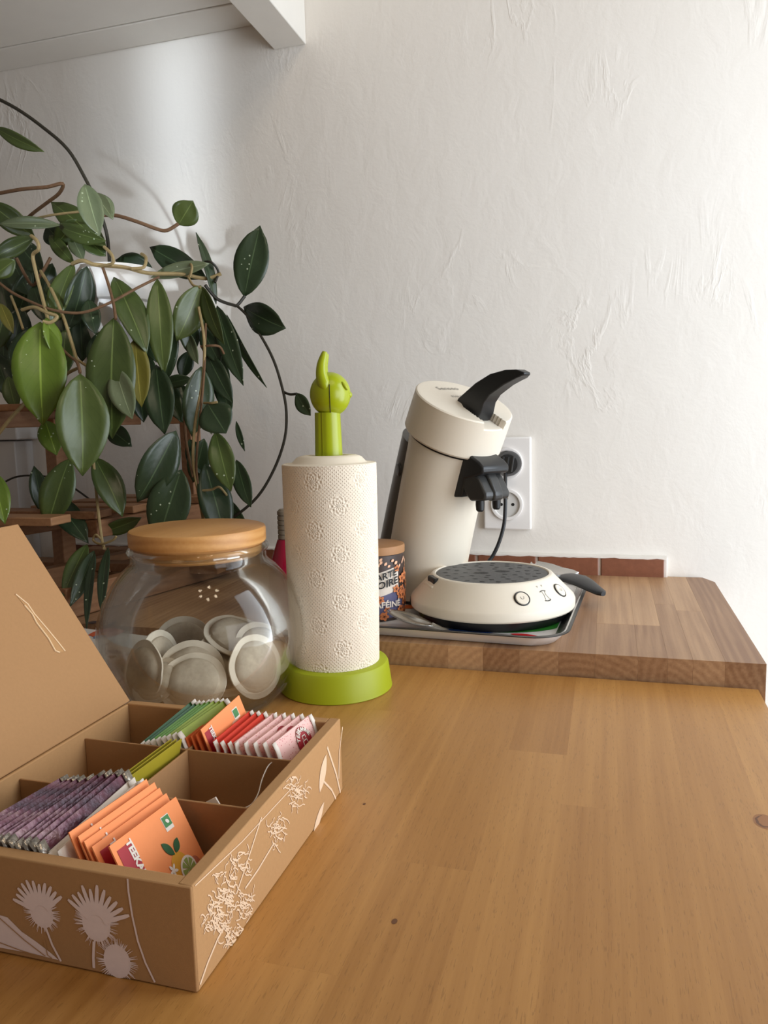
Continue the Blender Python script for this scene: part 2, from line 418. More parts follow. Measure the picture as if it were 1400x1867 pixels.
# ------------------------------------------------------------------ setting
Y_WALL = 1.28
mb = MB(); mb.box((-2.2, Y_WALL, -0.76), (2.2, Y_WALL + .12, 1.75)); wall = mb.build('wall_back', 'plaster'); tag(wall, kind='structure')
mb = MB(); mb.box((-2.2, -2.4, -0.80), (2.2, Y_WALL, -0.76)); tag(mb.build('floor', 'floor_tile'), kind='structure')
# row of brown tiles along the foot of the wall
bb = thing('baseboard_back', None, None, (0, Y_WALL, 0), kind='structure')
mb = MB(); mb.box((-1.06, -0.0085, 0.0), (0.0915, 0.0, 0.0575)); mb.build('grout', 'grout', bb, bevel=0.002)
xs = [0.0879 - 0.1 * i for i in range(12)]
for i, x in enumerate(xs[:-1]):
    x0 = max(xs[i + 1], -1.05); mb = MB(); mb.box((x0 + .0022, -.0115, 0.001), (x - .0018, -.002, .0560 + random.uniform(-.0008, .0004))); mb.build('tile', 'terracotta', bb, bevel=0.0015)
# ragged plaster skim that runs over the tile tops
mb = MB(); n = 160; top = []; bot = []
for i in range(n + 1):
    x = -1.05 + 1.1395 * i / n; top.append((x, .0574 + .0008 * noise.noise((x * 30, 0, 0)))); bot.append((x,   .0548 + .0016 * noise.noise((x * 60, 5, 0)) + .0012 * noise.noise((x * 220, 1, 0))))
for k, y in ((0, -.0119), (1, 0.0)): mb.add([(x, y, z) for x, z in top] + [(x, y, z) for x, z in bot], [(i, i + 1, n + 2 + i, n + 1 + i) for i in range(n)])
o0 = len(mb.v) // 2
mb.add([(x, -.0119, z) for x, z in top] + [(x, 0, z + .002) for x, z in top], [(i, i + 1, n + 2 + i, n + 1 + i) for i in range(n)])
mb.add([(x, -.0119, z) for x, z in bot] + [(x, 0, z) for x, z in bot], [(i, i + 1, n + 2 + i, n + 1 + i) for i in range(n)])
mb.build('plaster_lip', 'plaster', bb)
# old pipe casing at the left
tr = thing('trim_1', 'chipped white pipe casing on the wall behind the plant stand', None, (-1.2, Y_WALL, 0), kind='structure')
mb = MB(); mb.box((-.2, -.05, -.02), (.098, 0, .262)); mb.build('casing_board', 'casing_paint', tr, bevel=.002)
mb = MB(); mb.box((-.2, -.058, .264), (.112, 0, .292)); mb.build('casing_cap', 'casing_paint', tr, bevel=.003)

# ------------------------------------------------------------------ wooden tops made of glued staves
def stave(parent, x0, x1, y0, y1, z0, z1, mat, cut=None):
    mb = MB()
    if cut:
        mb.prism(cut, z0, z1, 'z')
    else: mb.box((x0, y0, z0), (x1, y1, z1))
    return mb.build('stave', mat, parent, smooth=False, bevel=0.00012 if mat == 'oak_board' else 0, segs=1)
rs = random.Random(3)
table = thing('beech_table', 'honey coloured beech table top of long glued staves in the foreground', 'table', (0, 0, 0))
x = 0.150; col = 0
while x > -1.15:
    w = rs.uniform(.040, .052); xa = max(x - w, -1.2)
    cuts = [-.30]; y = -.30 + rs.uniform(.05, .45)
    while y < .80: cuts.append(y); y += rs.uniform(.32, .62)
    cuts.append(.8375)
    if len(cuts) > 2 and cuts[-1] - cuts[-2] < .06: cuts.pop(-2)
    for a, b in zip(cuts[:-1], cuts[1:]):
        stave(table, xa, x, a, b, -.030, rs.uniform(-.00004, 0.0), 'beech')
    x = xa; col += 1
for lx in (.09, -1.1):
    for ly in (-.24, .78):
        mb = MB(); mb.prism([(lx - .03, ly - .03), (lx + .03, ly - .03), (lx + .03, ly + .03), (lx - .03, ly + .03)], -.76, -.030, 'z'); mb.build('leg', 'beech', table, bevel=.003)
# marks in the wood
def knot(px, py, r, parent, zt=0.0, ring=False):
    p_ = at_z(px, py, zt); mb = MB(); vs, fs = disc2d(p_.x, p_.y, r, r * 1.5, 14)
    mb.add([(a, b, zt + .0001) for a, b in vs], fs); mb.build('knot', 'knot_brown', parent, smooth=False)
kp = at_z(1394, 1498, 0); mb = MB(); vs, fs = disc2d(kp.x, kp.y, .0075, .0105, 20)
mb.add([(a, b, .00008) for a, b in vs], fs); kn = mb.build('knot', 'knot_pale', table, smooth=False)
mb = MB(); vs, fs = stroke2d([(kp.x + (.0052 + .0006 * math.sin(3 * a)) * math.cos(a * .4 + 1.6), kp.y + (.0080 + .0008 * math.cos(2 * a)) * math.sin(a * .4 + 1.6)) for a in range(12)], [.0004 + .0016 * math.sin(a / 11 * math.pi) for a in range(12)])
mb.add([(a, b, .00014) for a, b in vs], fs); mb.build('knot_ring', 'knot_brown', kn, smooth=False)
knot(719, 1680, .0017, table); knot(664, 1466, .0011, table)

board = thing('oak_worktop', 'brown oak worktop of short glued staves against the wall', 'worktop', (0, .842, 0))
BT = 0.026
edges = [.158, .119, .0875, .0625, .0325, -.012]
x = -.012
while x > -1.1: x -= rs.uniform(.036, .046); edges.append(x)
for i in range(len(edges) - 1):
    x1, x0 = edges[i], edges[i + 1]
    if i == 0:
        stave(board, 0, 0, 0, 0, -.015, BT, 'oak_board', cut=[(x0, 0), (x1, 0), (x1, .405), (x1 - .014, .4365), (x0, .4365)]); continue
    cs = [0] + ([rs.uniform(.10, .34)] if rs.random() < .8 else []) + [.4365]
    if i == 2: cs = [0, .245, .4365]
    if i == 4: cs = [0, .13, .4365]
    for a, b in zip(cs[:-1], cs[1:]): stave(board, x0 + .00003, x1 - .00003, a + .00003, b - .00003, -.015, BT, 'oak_board')
mb = MB(); mb.box((-1.05, .02, -.76), (.10, .43, -.016)); mb.build('carcass', 'white_paint', board)

# ------------------------------------------------------------------ wall cabinet
cab = thing('wall_cabinet', 'white wall cabinet seen from below at the top left', 'cabinet', (-.8, Y_WALL, .91))
def wb(name, a, b, mat='white_paint', bev=.0015):
    mb = MB(); mb.box((a[0] + .8, a[1] - Y_WALL, a[2] - .91), (b[0] + .8, b[1] - Y_WALL, b[2] - .91)); return mb.build(name, mat, cab, bevel=bev)
wb('side_panel', (-.549, .94, .910), (-.491, 1.2795, 1.60))
wb('bottom_panel', (-1.75, .94, .955), (-.5495, 1.2055, .975))
wb('back_rail', (-1.75, 1.2085, .9545), (-.5495, 1.2795, .975))
wb('backing', (-1.75, 1.19, .976), (-.5495, 1.2795, .99), 'dark_gap')
wb('body', (-1.75, .945, .991), (-.5495, 1.2795, 1.60))

# ------------------------------------------------------------------ socket
so = thing('power_outlet', 'white double wall socket behind the coffee machine', 'socket', (-.1605, Y_WALL, .175))
mb = MB(); mb.box((-.0395, -.009, -.077), (.0395, 0, .077)); mb.build('plate', 'outlet_white', so, bevel=.003, segs=3)
RX = Matrix.Rotation(R(90), 3, 'X')
for zc in (.0335, -.0345):
    mb = MB(); mb.lathe([(.0265, -.001), (.0265, .0025), (.0258, .0042), (.0225, .0046), (.0212, .0042), (.0208, .0006)], 40, (0, -.009, zc), M=RX, close=False)
    ri = mb.build('socket_ring', 'outlet_white', so)
    mb = MB(); mb.lathe([(.0212, .0002), (.0210, .0007), (1e-4, .0007)], 36, (0, -.009, zc), M=RX, close=False); mb.build('socket_face', 'outlet_grey', ri)
    for hx in (-.0095, .0095):
        mb = MB(); mb.lathe([(.0027, .0006), (.0027, .0010), (1e-4, .0010)], 14, (hx, -.009, zc), M=RX, close=False); mb.build('hole', 'black', ri, smooth=False)
    mb = MB(); mb.lathe([(.0024, .0006), (.0024, .004), (.0018, .005), (1e-4, .005)], 14, (0, -.009, zc + .0105), M=RX); mb.build('earth_pin', 'steel', ri)

# ------------------------------------------------------------------ serving tray under the machine
TA = R(-3.2)
tray = thing('serving_tray', 'white enamel tray with coloured leaf print under the coffee machine', 'tray', (-.205, 1.025, BT), TA)
def rrect(hx, hy, r, n=8):
    out = []
    for cx, cy, a0 in ((hx - r, hy - r, 0), (-hx + r, hy - r, 90), (-hx + r, -hy + r, 180), (hx - r, -hy + r, 270)):
        for i in range(n + 1):
            a = R(a0 + 90 * i / n); out.append((cx + r * math.cos(a), cy + r * math.sin(a)))
    return out
def loft(mb, loops, mis=None, cap0=True, cap1=True):
    n = len(loops[0]); off = []
    o = len(mb.v)
    for lp in loops: mb.v += [Vector(p) for p in lp]
    for j in range(len(loops) - 1):
        for i in range(n):
            mb.f.append((o + j * n + i, o + j * n + (i + 1) % n, o + (j + 1) * n + (i + 1) % n, o + (j + 1) * n + i)); mb.mi.append(mis[j] if mis else 0)
    if cap0: mb.f.append(tuple(o + i for i in range(n))); mb.mi.append(mis[0] if mis else 0)
    if cap1: mb.f.append(tuple(o + (len(loops) - 1) * n + i for i in range(n))); mb.mi.append(mis[-1] if mis else 0)
HX, HY = .173, .178
L = lambda hx, hy, r, z: [(a, b, z) for a, b in rrect(hx, hy, r)]
mb = MB(); loft(mb, [L(HX - .022, HY - .022, .028, 0), L(HX - .016, HY - .016, .032, .001), L(HX - .004, HY - .004, .04, .0135), L(HX - .0035, HY - .0035, .04, .0145),
                     L(HX - .006, HY - .006, .039, .0145), L(HX - .020, HY - .020, .03, .0035), L(HX - .026, HY - .026, .026, .003)])
tb = mb.build('tray_body', 'enamel', tray)
mb = MB(); loft(mb, [L(HX - .004, HY - .004, .04, .0142), L(HX, HY, .044, .0142), L(HX, HY, .044, .0152), L(HX - .004, HY - .004, .04, .0152)], cap0=False, cap1=False)
n_ = len(mb.v) // 4; mb.f += [(i, (i + 1) % n_, 3 * n_ + (i + 1) % n_, 3 * n_ + i) for i in range(n_)]; mb.mi += [0] * n_
mb.build('rim', 'machine_black', tray)
mb = MB(); loft(mb, [L(HX - .0062, HY - .0062, .039, .0150), L(HX - .0188, HY - .0188, .031, .0047)], cap0=False, cap1=False); mb.build('inner_wall', 'steel', tray)
def trayfn(x, y, l): return Vector((x, y, .003 + l))
tinv = (Matrix.Translation((-.205, 1.025, BT)) @ Matrix.Rotation(TA, 4, 'Z')).inverted()
def trayleaf(p0, p1, w, mat):
    a = tinv @ at_z(*p0, BT + .003); b = tinv @ at_z(*p1, BT + .003)
    Print(trayfn).put(leaf2d(a.x, a.y, b.x, b.y, w), .0003 + .00005 * len(tray.children)).build('printed_leaf', mat, tray)
trayleaf((885, 1152), (1046, 1136), .040, 'tray_green'); trayleaf((985, 1162), (930, 1156), .012, 'tray_red')
trayleaf((738, 1122), (770, 1132), .02, 'tray_yellow'); trayleaf((735, 1110), (757, 1104), .022, 'tray_orange')
trayleaf((770, 1130), (800, 1142), .02, 'tray_red'); trayleaf((1020, 1110), (1045, 1118), .016, 'tray_blue'); trayleaf((1030, 1090), (1052, 1096), .014, 'tray_yellow')
trayleaf((800, 1148), (900, 1155), .014, 'tray_blue')

# ------------------------------------------------------------------ coffee machine
TH = R(-36)
mc = thing('coffee_machine', 'white pod coffee machine with black lever and round drip tray', 'coffee maker', (-.145, .985, BT + .0042), TH)
MCI = mc.matrix_basis.inverted()
mb = MB(); mb.lathe([(.094, 0), (.096, .002), (.101, .013), (.05, .014)], 64); mb.box((-.19, -.05, 0), (-.08, .05, .012)); mb.build('foot', 'black', mc)
mb = MB(); mb.lathe([(.099, .0115), (.1045, .0125), (.1062, .0145), (.1064, .0225), (.1050, .026), (.0800, .0515), (.0782, .0535), (.0760, .0545), (.0735, .0545), (.0728, .0535), (.0725, .0500), (.01, .050)], 96)
base = mb.build('base', 'machine_white', mc)
mb = MB(); mb.lathe([(.0720, .0502), (.0720, .0530), (.0712, .0536), (1e-4, .0538)], 72, close=False); dt = mb.build('drip_plate', 'drip_grey', mc)
mb = MB()
for r_, n_ in ((.022, 6), (.034, 10), (.047, 14), (.060, 19)):
    for i in range(n_):
        a = 2 * math.pi * (i + .3 * (r_ * 100 % 2)) / n_
        vs, fs = disc2d(r_ * math.cos(a), r_ * math.sin(a),  .0034, .0021, 10, R(36)); mb.add([(p[0], p[1], .05395) for p in vs], fs)
for (hx, hy) in ((.006, .013), (-.006, -.013)):
    vs, fs = disc2d(hx, hy, .0095, .0058, 18, R(36)); mb.add([(p[0], p[1], .0540) for p in vs], fs)
h_ = mb.build('drain_hole', 'black', dt, smooth=False); h_['kind'] = 'stuff'
Mn = Matrix.Rotation(R(-113), 3, 'Z')
mb = MB(); o0 = mb.box((.066, -.0135, .0440), (.0840, .0135, .0537)); 
for i in range(8): mb.v[i] = Mn @ mb.v[i]
mb.build('finger_notch', 'machine_black', base, bevel=.002)
mb = MB(); mb.box((.0790, -.0165, .0385), (.0885, .0165, .0450))
for i in range(8): mb.v[i] = Mn @ mb.v[i]
mb.build('notch_lip', 'machine_white', base, bevel=.0022)
# buttons on the sloping skirt
def conept(phi, s, lift):         # s 0..1 up the slope
    r_ = .1050 + (.0800 - .1050) * s; z_ = .026 + (.0515 - .026) * s
    n_ = Vector((.0255, 0, .025)).normalized(); p_ = Vector((r_, 0, z_)) + n_ * lift
    return Matrix.Rotation(phi, 3, 'Z') @ p_, Matrix.Rotation(phi, 3, 'Z')
def conefn(phi0):
    def fn(x, y, l):
        p_, _ = conept(phi0 + x / .095, .5 + y / .0324, l); return p_
    return fn
for phi in (R(-23), R(19)):
    cpt, rz = conept(phi, .5, 0); M = rz @ Matrix.Rotation(math.atan2(.0255, .025), 3, 'Y')
    mb = MB(); mb.lathe([(.0100, -.001), (.0100, .0008), (.0093, .0014), (.0086, .0008), (.0086, -.001)], 36, cpt, M=M); b_ = mb.build('button_ring', 'machine_black', base)
    mb = MB(); mb.lathe([(.0084, -.0008), (.0084, .0010), (.0076, .0018), (1e-4, .0020)], 32, cpt, M=M); b2 = mb.build('button', 'machine_white', base)
    Print(lambda x, y, l, c_=cpt, M_=M: c_ + M_ @ Vector((-y, x, .0021 + l))).put(stroke2d([(-.002, .0018), (-.0018, -.001), (0, -.002), (.0018, -.001), (.002, .0018)], .0006)).build('cup_symbol', 'ink_grey', base)
pr = Print(conefn(R(-2)))
pr.put(stroke2d([(-.0055, .005), (-.002, .0062), (.002, .0062), (.0055, .005)], .0011)).put(stroke2d([(-.005, -.0062), (-.001, -.0072), (.003, -.007), (.0052, -.0055)], .0013))
pr.put(stroke2d([(-.0022, .0052), (-.0012, .001), (-.003, -.0052)], .0006)).put(stroke2d([(.0032, .005), (.0018, .001), (.0034, -.005)], .0006)).build('power_symbol', 'machine_grey', base)
pr = Print(conefn(R(-2)))
for k in (-.0045, .0045): pr.put(stroke2d([(k - .0012, .0135), (k, .0112), (k + .0012, .0135)], .0007))
pr.build('cup_symbol', 'ink_grey', base)
# leaning tower
def tow(z): return -.142 + .25 * z + .25 * z * z
def sweep(mb, r, z0, z1, off, n=14, segs=56, tilt1=R(26), ry=None, flare=0.0, off1=None):
    loops = []
    for j in range(n + 1):
        k = j / n; z = z0 + (z1 - z0) * k; tl = R(12) + (tilt1 - R(12)) * k ** 1.5
        rr = r * (1 + flare * (1 - k) ** 2)
        lp = []
        for i in range(segs):
            a = 2 * math.pi * i / segs; x, y = rr * math.cos(a), (ry or r) * (1 + flare * (1 - k) ** 2) * math.sin(a)
            if k == 0: tl = 0
            lp.append((tow(z) + (off if off1 is None else off + (off1 - off) * k ** 1.6) + x * math.cos(tl), y, z - x * math.sin(tl) * (k if k < 1 else 1)))
        loops.append(lp)
    loft(mb, loops)
mb = MB(); sweep(mb, .0580, .004, .2235, 0, flare=.03); mb.build('tower', 'machine_white', mc)
mb = MB(); sweep(mb, .0560, .006, .2200, -.0320, flare=.05, ry=.050, off1=-.0235); tk = mb.build('water_tank', 'tank_grey', mc)
mb = MB(); mb.lathe([(.0095, 0), (.0095, .003), (.008, .0045), (1e-4, .005)], 28, (tow(.19) - .043, -.0455, .186), M=Matrix.Rotation(R(-25), 3, 'Z') @ Matrix.Rotation(R(90), 3, 'X')); mb.build('tank_latch', 'machine_grey', tk)
LT = R(27); LC = Vector((tow(.2285), 0, .2285)); LM = Matrix.Rotation(LT, 3, 'Y')
mb = MB(); mb.lathe([(.0600, -.004), (.0610, -.001), (.0610, .002)], 64, LC, M=LM); mb.build('lid_gap_shade', 'black', mc)  # black ring put in for the shade in the gap under the lid
LR, LH = .0665, .0545
def lidh(x, y):
    h = 0.0
    if abs(y) < .0175 and x > .008:
        h = -.0095 * min(1, (x - .008) / .02)
    return h
mb = MB(); SEG, RNG = 144, 34; loops = []
prof = [(.0610, 0.0), (.0655, .0005), (.0672, .003), (.0668, .03), (LR, LH - .0018)]
for r_, z_ in prof[:-1]: loops.append([LC + LM @ Vector((r_ * math.cos(2 * math.pi * i / SEG), r_ * math.sin(2 * math.pi * i / SEG), z_)) for i in range(SEG)])
for j in range(RNG + 1):
    r_ = LR * (1 - j / RNG) if j else LR; r_ = max(r_, .0004)
    dz = -.0018 if j == 0 else (-.0003 if j == 1 else 0)
    if j == 1: r_ = LR - .0016
    loops.append([LC + LM @ Vector((r_ * math.cos(2 * math.pi * i / SEG), r_ * math.sin(2 * math.pi * i / SEG), LH + dz + lidh(r_ * math.cos(2 * math.pi * i / SEG), r_ * math.sin(2 * math.pi * i / SEG)))) for i in range(SEG)])
loft(mb, loops); lid = mb.build('lid', 'machine_white', mc, angle=28)
lev = [(-.002, -.004), (-.001, .003), (.019, .0338), (.0366, .0537), (.0571, .0682), (.072, .0750), (.0839, .0765), (.0850, .0735), (.078, .0665), (.0628, .0505), (.0473, .0300), (.0430, .0172), (.0447, .004), (.042, -.009), (.012, -.008)]
lev_w = [.0125, .0125, .0118, .011, .0098, .0088, .006, .006, .0088, .0098, .011, .0118, .0125, .0125, .0125]
mb = MB(); n = len(lev); P3 = lambda p, y: LC + LM @ Vector((p[0], y, LH + p[1]))
mb.add([P3(p, -w) for p, w in zip(lev, lev_w)] + [P3(p, w) for p, w in zip(lev, lev_w)],
       [tuple(range(n)), tuple(range(2 * n - 1, n - 1, -1))] + [(i, i + n, (i + 1) % n + n, (i + 1) % n) for i in range(n)])
mb.build('lever', 'machine_black', lid, bevel=.0022, segs=3)
def lidtext(body, size, x, y):
    vs, fs = text2d(body, size, 'CENTER')
    Print(lambda a, b, l: LC + LM @ Vector((x - b, y + a, LH + l + .0002))).put((vs, fs)).build('lettering', 'ink_grey', lid)
lidtext('Senseo', .0135, -.034, .001); lidtext('PHILIPS', .0078, -.010, .0)
# spout
mb = MB(); mb.prism([(-.060, .220), (-.012, .2065), (.002, .199), (.010, .192), (.009, .184), (-.004, .180), (-.024, .176), (-.030, .152), (-.060, .150)], -.024, .024); sp_ = mb.build('spout_body', 'machine_black', mc, bevel=.0025)
mb = MB(); mb.prism([(-.032, .183), (-.010, .186), (.0, .178), (.0130, .158), (.0110, .150), (-.016, .1475), (-.028, .160)], -.0225, .0225); mb.build('spout', 'machine_grey', mc, bevel=.003, segs=3)
mb = MB(); mb.prism([(-.022, .1885), (-.004, .1885), (.0062, .176), (.0160, .158), (.0135, .149), (.002, .1475)], -.0085, .0085); mb.build('spout_rib', 'machine_grey', sp_, bevel=.003, segs=3)
for y_ in (-.0150, .0150):
    mb = MB(); mb.lathe([(.0035, -.009), (.0052, -.007), (.0058, .0), (.0055, .014)], 20, (-.005, y_, .1435)); mb.build('nozzle', 'black', sp_)
# power cord and plug
def M2L(p): return MCI @ Vector(p)
plug = at_y(928, 845, 1.268)
mb = MB(); mb.lathe([(.0205, -.004), (.0208, .0), (.0195, .012), (.016, .02), (1e-4, .021)], 36, M2L(plug), M=Matrix.Rotation(-TH, 3, 'Z') @ RX); pl_ = mb.build('plug', 'machine_black', mc)
mb = MB()
for k in (-.008, 0, .008):
    a = M2L((plug.x + k - .002, plug.y - .0225, plug.z - .012)); b = M2L((plug.x + k + .002, plug.y - .0225, plug.z + .012)); mb.tube([a, b], .0018, 6)
mb.build('plug_grip', 'machine_grey', pl_)
cp = [(plug.x - .004, plug.y - .016, plug.z - .010), at_y(921, 892, 1.235), at_y(921, 925, 1.225), at_y(918, 960, 1.222), at_y(906, 998, 1.215), at_y(888, 1027, 1.205), at_y(850, 1062, 1.17), (-.255, 1.135, BT + .03), (-.262, 1.125, BT + .03)]
mb = MB(); mb.tube([M2L(p) for p in spline(cp, 6)], .0030, 10); mb.build('power_cord', 'machine_black', mc)

# ------------------------------------------------------------------ spoon, utensil, can
s0, s1 = at_z(706, 1118, BT + .020), at_z(790, 1146, BT + .006)
sp = thing('teaspoon', 'steel teaspoon leaning against the patterned coffee can', 'spoon', (s1.x, s1.y, BT + .004))
ax = (s1 - s0).normalized(); sd = ax.cross(Vector((0, 0, 1))).normalized(); nn = sd.cross(ax)
mb = MB(); U, V = 14, 8; vs = []
bl = .062
for i in range(U + 1):
    t_ = i / U; hw = .0150 * math.sin(math.pi * min(1, t_ * .97 + .015)) ** .62 * (1 - .25 * t_) + .0015
    for j in range(V + 1):
        s_ = -1 + 2 * j / V
        vs.append(s0 + ax * (bl * t_) + sd * (hw * s_) - nn * (.0065 * math.sin(math.pi * t_) ** .8 * (1 - s_ * s_)) + nn * .004)
mb.add(vs, [(i * (V + 1) + j, i * (V + 1) + j + 1, (i + 1) * (V + 1) + j + 1, (i + 1) * (V + 1) + j) for i in range(U) for j in range(V)])
mb.build('bowl', 'steel', sp, world=True, thick=.0011)
mb = MB(); hp = [s0 + ax * .060 + nn * .004, s0 + ax * .07 + nn * .0035, s0 + ax * .085 + nn * .002, s0 + ax * .10 + nn * .001]
mb.tube(hp, [.0032, .0024, .0022, .0024], 8); mb.build('handle', 'steel', sp, world=True)

ut = thing('cooking_spoon', 'steel utensil with black handle lying over the right tray edge', 'utensil', (-.045, 1.13, BT))
h0, h1 = at_z(1100, 1083, BT + .0205), at_z(1032, 1052, BT + .030)
axh = (h1 - h0).normalized(); sdh = Vector((-axh.y, axh.x, 0)).normalized()
mb = MB(); loops = []
for k, w_, th_, dz in ((0, .004, .003, .0), (.08, .010, .0035, .0), (.25, .013, .004, .001), (.5, .018, .0045, .003), (.75, .022, .005, .003), (1.0, .023, .005, 0)):
    c_ = h0.lerp(h1, k) + Vector((0, 0, dz))
    loops.append([c_ + sdh * (w_ * math.cos(a)) + Vector((0, 0, th_ * math.sin(a))) for a in [2 * math.pi * i / 16 for i in range(16)]])
loft(mb, loops); mb.build('handle', 'machine_black', ut, world=True)
mb = MB(); loops = []
h2 = h1 + axh * .075
for k, w_, th_, dz in ((-.05, .020, .003, 0), (.2, .024, .003, -.002), (.5, .026, .003, -.006), (.8, .022, .003, -.006), (1, .006, .002, -.004)):
    c_ = h1.lerp(h2, k) + Vector((0, 0, dz))
    loops.append([c_ + sdh * (w_ * math.cos(a)) + Vector((0, 0, th_ * math.sin(a) + .006 * abs(math.cos(a)) ** 2)) for a in [2 * math.pi * i / 20 for i in range(20)]])
loft(mb, loops); mb.build('blade', 'steel', ut, world=True)

CR, CH = .0375, .096
can = thing('coffee_can', 'round coffee can printed with orange flowers beside the machine', 'can', (-.2925, .948, BT + .0035))
mb = MB(); mb.lathe([(CR - .001, 0), (CR, .001), (CR, CH - .012), (CR - .0008, CH - .011)], 64); mb.build('can_body', 'can_dark', can)
mb = MB(); mb.lathe([(CR - .001, CH - .0115), (CR + .0016, CH - .011), (CR + .0018, CH - .003), (CR + .001, CH - .001), (CR - .002, CH), (1e-4, CH)], 64); mb.build('lid', 'can_lid', can)
CAMA = math.atan2(0 - .948, 0 + .2925)            # side facing the camera
def canfn(x, y, l):
    a = CAMA + x / CR; return Vector(((CR + l) * math.cos(a), (CR + l) * math.sin(a), y))
def rect2d(x0, y0, x1, y1, nx=10, sk=0.0):
    vs = [(x0 + (x1 - x0) * i / nx, yy + sk * (x0 + (x1 - x0) * i / nx)) for yy in (y0, y1) for i in range(nx + 1)]
    return vs, [(i, i + 1, nx + 2 + i, nx + 1 + i) for i in range(nx)]
Print(canfn).put(rect2d(-.06, .004, .06, .040, 40), .0002).build('label_band', 'can_blue', can)
Print(canfn).put(rect2d(-.03, .031, .033, .062, 24, .25), .0004).build('label_patch', 'can_cream', can)
rc = random.Random(5); pr1 = Print(canfn); pr2 = Print(canfn); pr3 = Print(canfn)
spots = [(rc.uniform(-.06, .06), rc.uniform(.006, .078), rc.uniform(.0045, .0068)) for _ in range(60)]
spots = [s_ for s_ in spots if not (.0 < s_[0] < .027 and .040 < s_[1] < .062) and not (-.004 < s_[0] < .03 and .017 < s_[1] < .028)]
for k, (a, b, r_) in enumerate(spots):
    r0 = rc.uniform(0, 6.28); lf = .0008 + .00003 * k
    if b > .070:
        pr3.put(leaf2d(a - r_ * .4, b - r_ * .3, a + r_ * .4, b + r_ * .3, r_ * .7), lf); continue
    for j in range(5):
        an = r0 + j * 1.2566; pr1.put(disc2d(a + r_ * .55 * math.cos(an), b + r_ * .55 * math.sin(an), r_ * .52, r_ * .36, 9, an), lf)
        pr2.put(stroke2d([(a, b), (a + r_ * .5 * math.cos(an), b + r_ * .5 * math.sin(an))], [.0011, .0003]), lf + .0003)
for j in range(26): a, b = rc.uniform(-.055, .055), rc.uniform(.069, .080); pr3.put(leaf2d(a - .0018, b - .0018, a + .002, b + .0022, .0034), .0006)
pr1.build('printed_flower', 'petal_orange', can); pr2.build('flower_core', 'petal_core', can); pr3.build('printed_petal', 'petal_pale', can)
def cantext(body, size, x, y, mat, sk=.25, lf=.0031):
    vs, fs = text2d(body, size, 'LEFT', .0003); Print(canfn).put(([(x + a, y + b + sk * a) for a, b in vs], fs), lf).build('lettering', mat, can)
cantext('CARTE', .0115, -.008, .0505, 'black'); cantext('NOIRE', .0125, -.008, .0395, 'black'); cantext('D\u00c9CAF\u00c9IN\u00c9', .0105, -.0215, .0185, 'can_cream', .0)

# ------------------------------------------------------------------ kitchen roll on its cat shaped holder
RC = Vector((-.2810, .757, 0))
hd = thing('towel_holder', 'lime green paper towel holder with a cat head on top', 'towel holder', RC)
mb = MB(); mb.lathe([(.0595, 0), (.0605, .001), (.0600, .003), (.0570, .0265), (.0555, .029), (.053, .030), (.01, .030)], 72); mb.build('base', 'lime_matt', hd)
mb = MB(); mb.lathe([(.016, .030), (.016, .24)], 24); mb.build('rod', 'lime_matt', hd)
mb = MB(); loops = []
for k in range(13):
    t_ = k / 12; z_ = .236 + .058 * t_; rr = .0150 - .0016 * t_ ** .8
    lp = []
    for i in range(48):
        a = 2 * math.pi * i / 48; g = 1 - .10 * math.exp(-((a - R(255)) / .10) ** 2) - .05 * math.exp(-((a - R(272)) / .05) ** 2)
        lp.append((rr * 1.0 * g * math.cos(a), rr * .92 * g * math.sin(a), z_))
    loops.append(lp)
loft(mb, loops); mb.build('neck', 'lime', hd)
mb = MB(); HZ = Matrix.Rotation(R(20.5), 3, 'Z'); HC = HZ @ Vector((.0035, 0, .3125)); mb.ball(HC, (.0212, .0205, .0228), 40, 26, M=HZ); head = mb.build('head', 'lime', hd)
for y_, x_ in ((-.0098, -.001), (.0098, .0005)):
    mb = MB(); pts = spline([HZ @ Vector(p_) for p_ in ((x_ + .005, y_ * 1.55, .303), (x_ + .000, y_ * 1.45, .318), (x_ - .0035, y_ * 1.25, .330), (x_ - .0035, y_ * 1.1, .341), (x_ - .0012, y_ * .98, .350), (x_ + .0004, y_ * .9, .3550))], 5)
    mb.tube(pts, [(.0076 - .0050 * (i / (len(pts) - 1)) ** 1.3) * min(1, .25 + .75 * i / 7) for i in range(len(pts))], 18); mb.build('ear', 'lime', hd)
mb = MB(); mb.ball(HC + HZ @ Vector((.0200, -.003, -.001)), (.0026, .0036, .0032), 14, 10); mb.build('nose', 'lime', head)
for y_ in (-.0125, .0125):
    mb = MB(); mb.ball(HC + HZ @ Vector((.0148, y_, .0078)), (.0022, .0030, .0052), 14, 10, M=HZ @ Matrix.Rotation(R(-35), 3, 'Y')); mb.build('eye', 'lime_matt', head)
mb = MB(); pts = [HC + HZ @ Vector((.0216 * math.cos(R(a)) * math.cos(R(-92)), .0208 * math.cos(R(a)) * math.sin(R(-92)), .0232 * math.sin(R(a)))) for a in range(-64, 30, 8)]
mb.tube(pts, .00035, 5); mb.build('seam', 'dark_gap', head)
roll = thing('paper_towel_roll', 'cream embossed paper towel roll standing on the lime green base', 'paper roll', RC + Vector((0, 0, .0302)))
RR, RH = .0495, .2105
mb = MB(); SEG = 128; NZ = 40
prof = []
for k in range(NZ + 1): prof.append((RR - .0022 * (1 - k / NZ) ** 2, RH * k / NZ))
o_ = mb.lathe(prof, SEG, close=False)
body = mb.build('paper', 'kitchen_paper', roll)
uvl = body.data.uv_layers.new(name='uv')
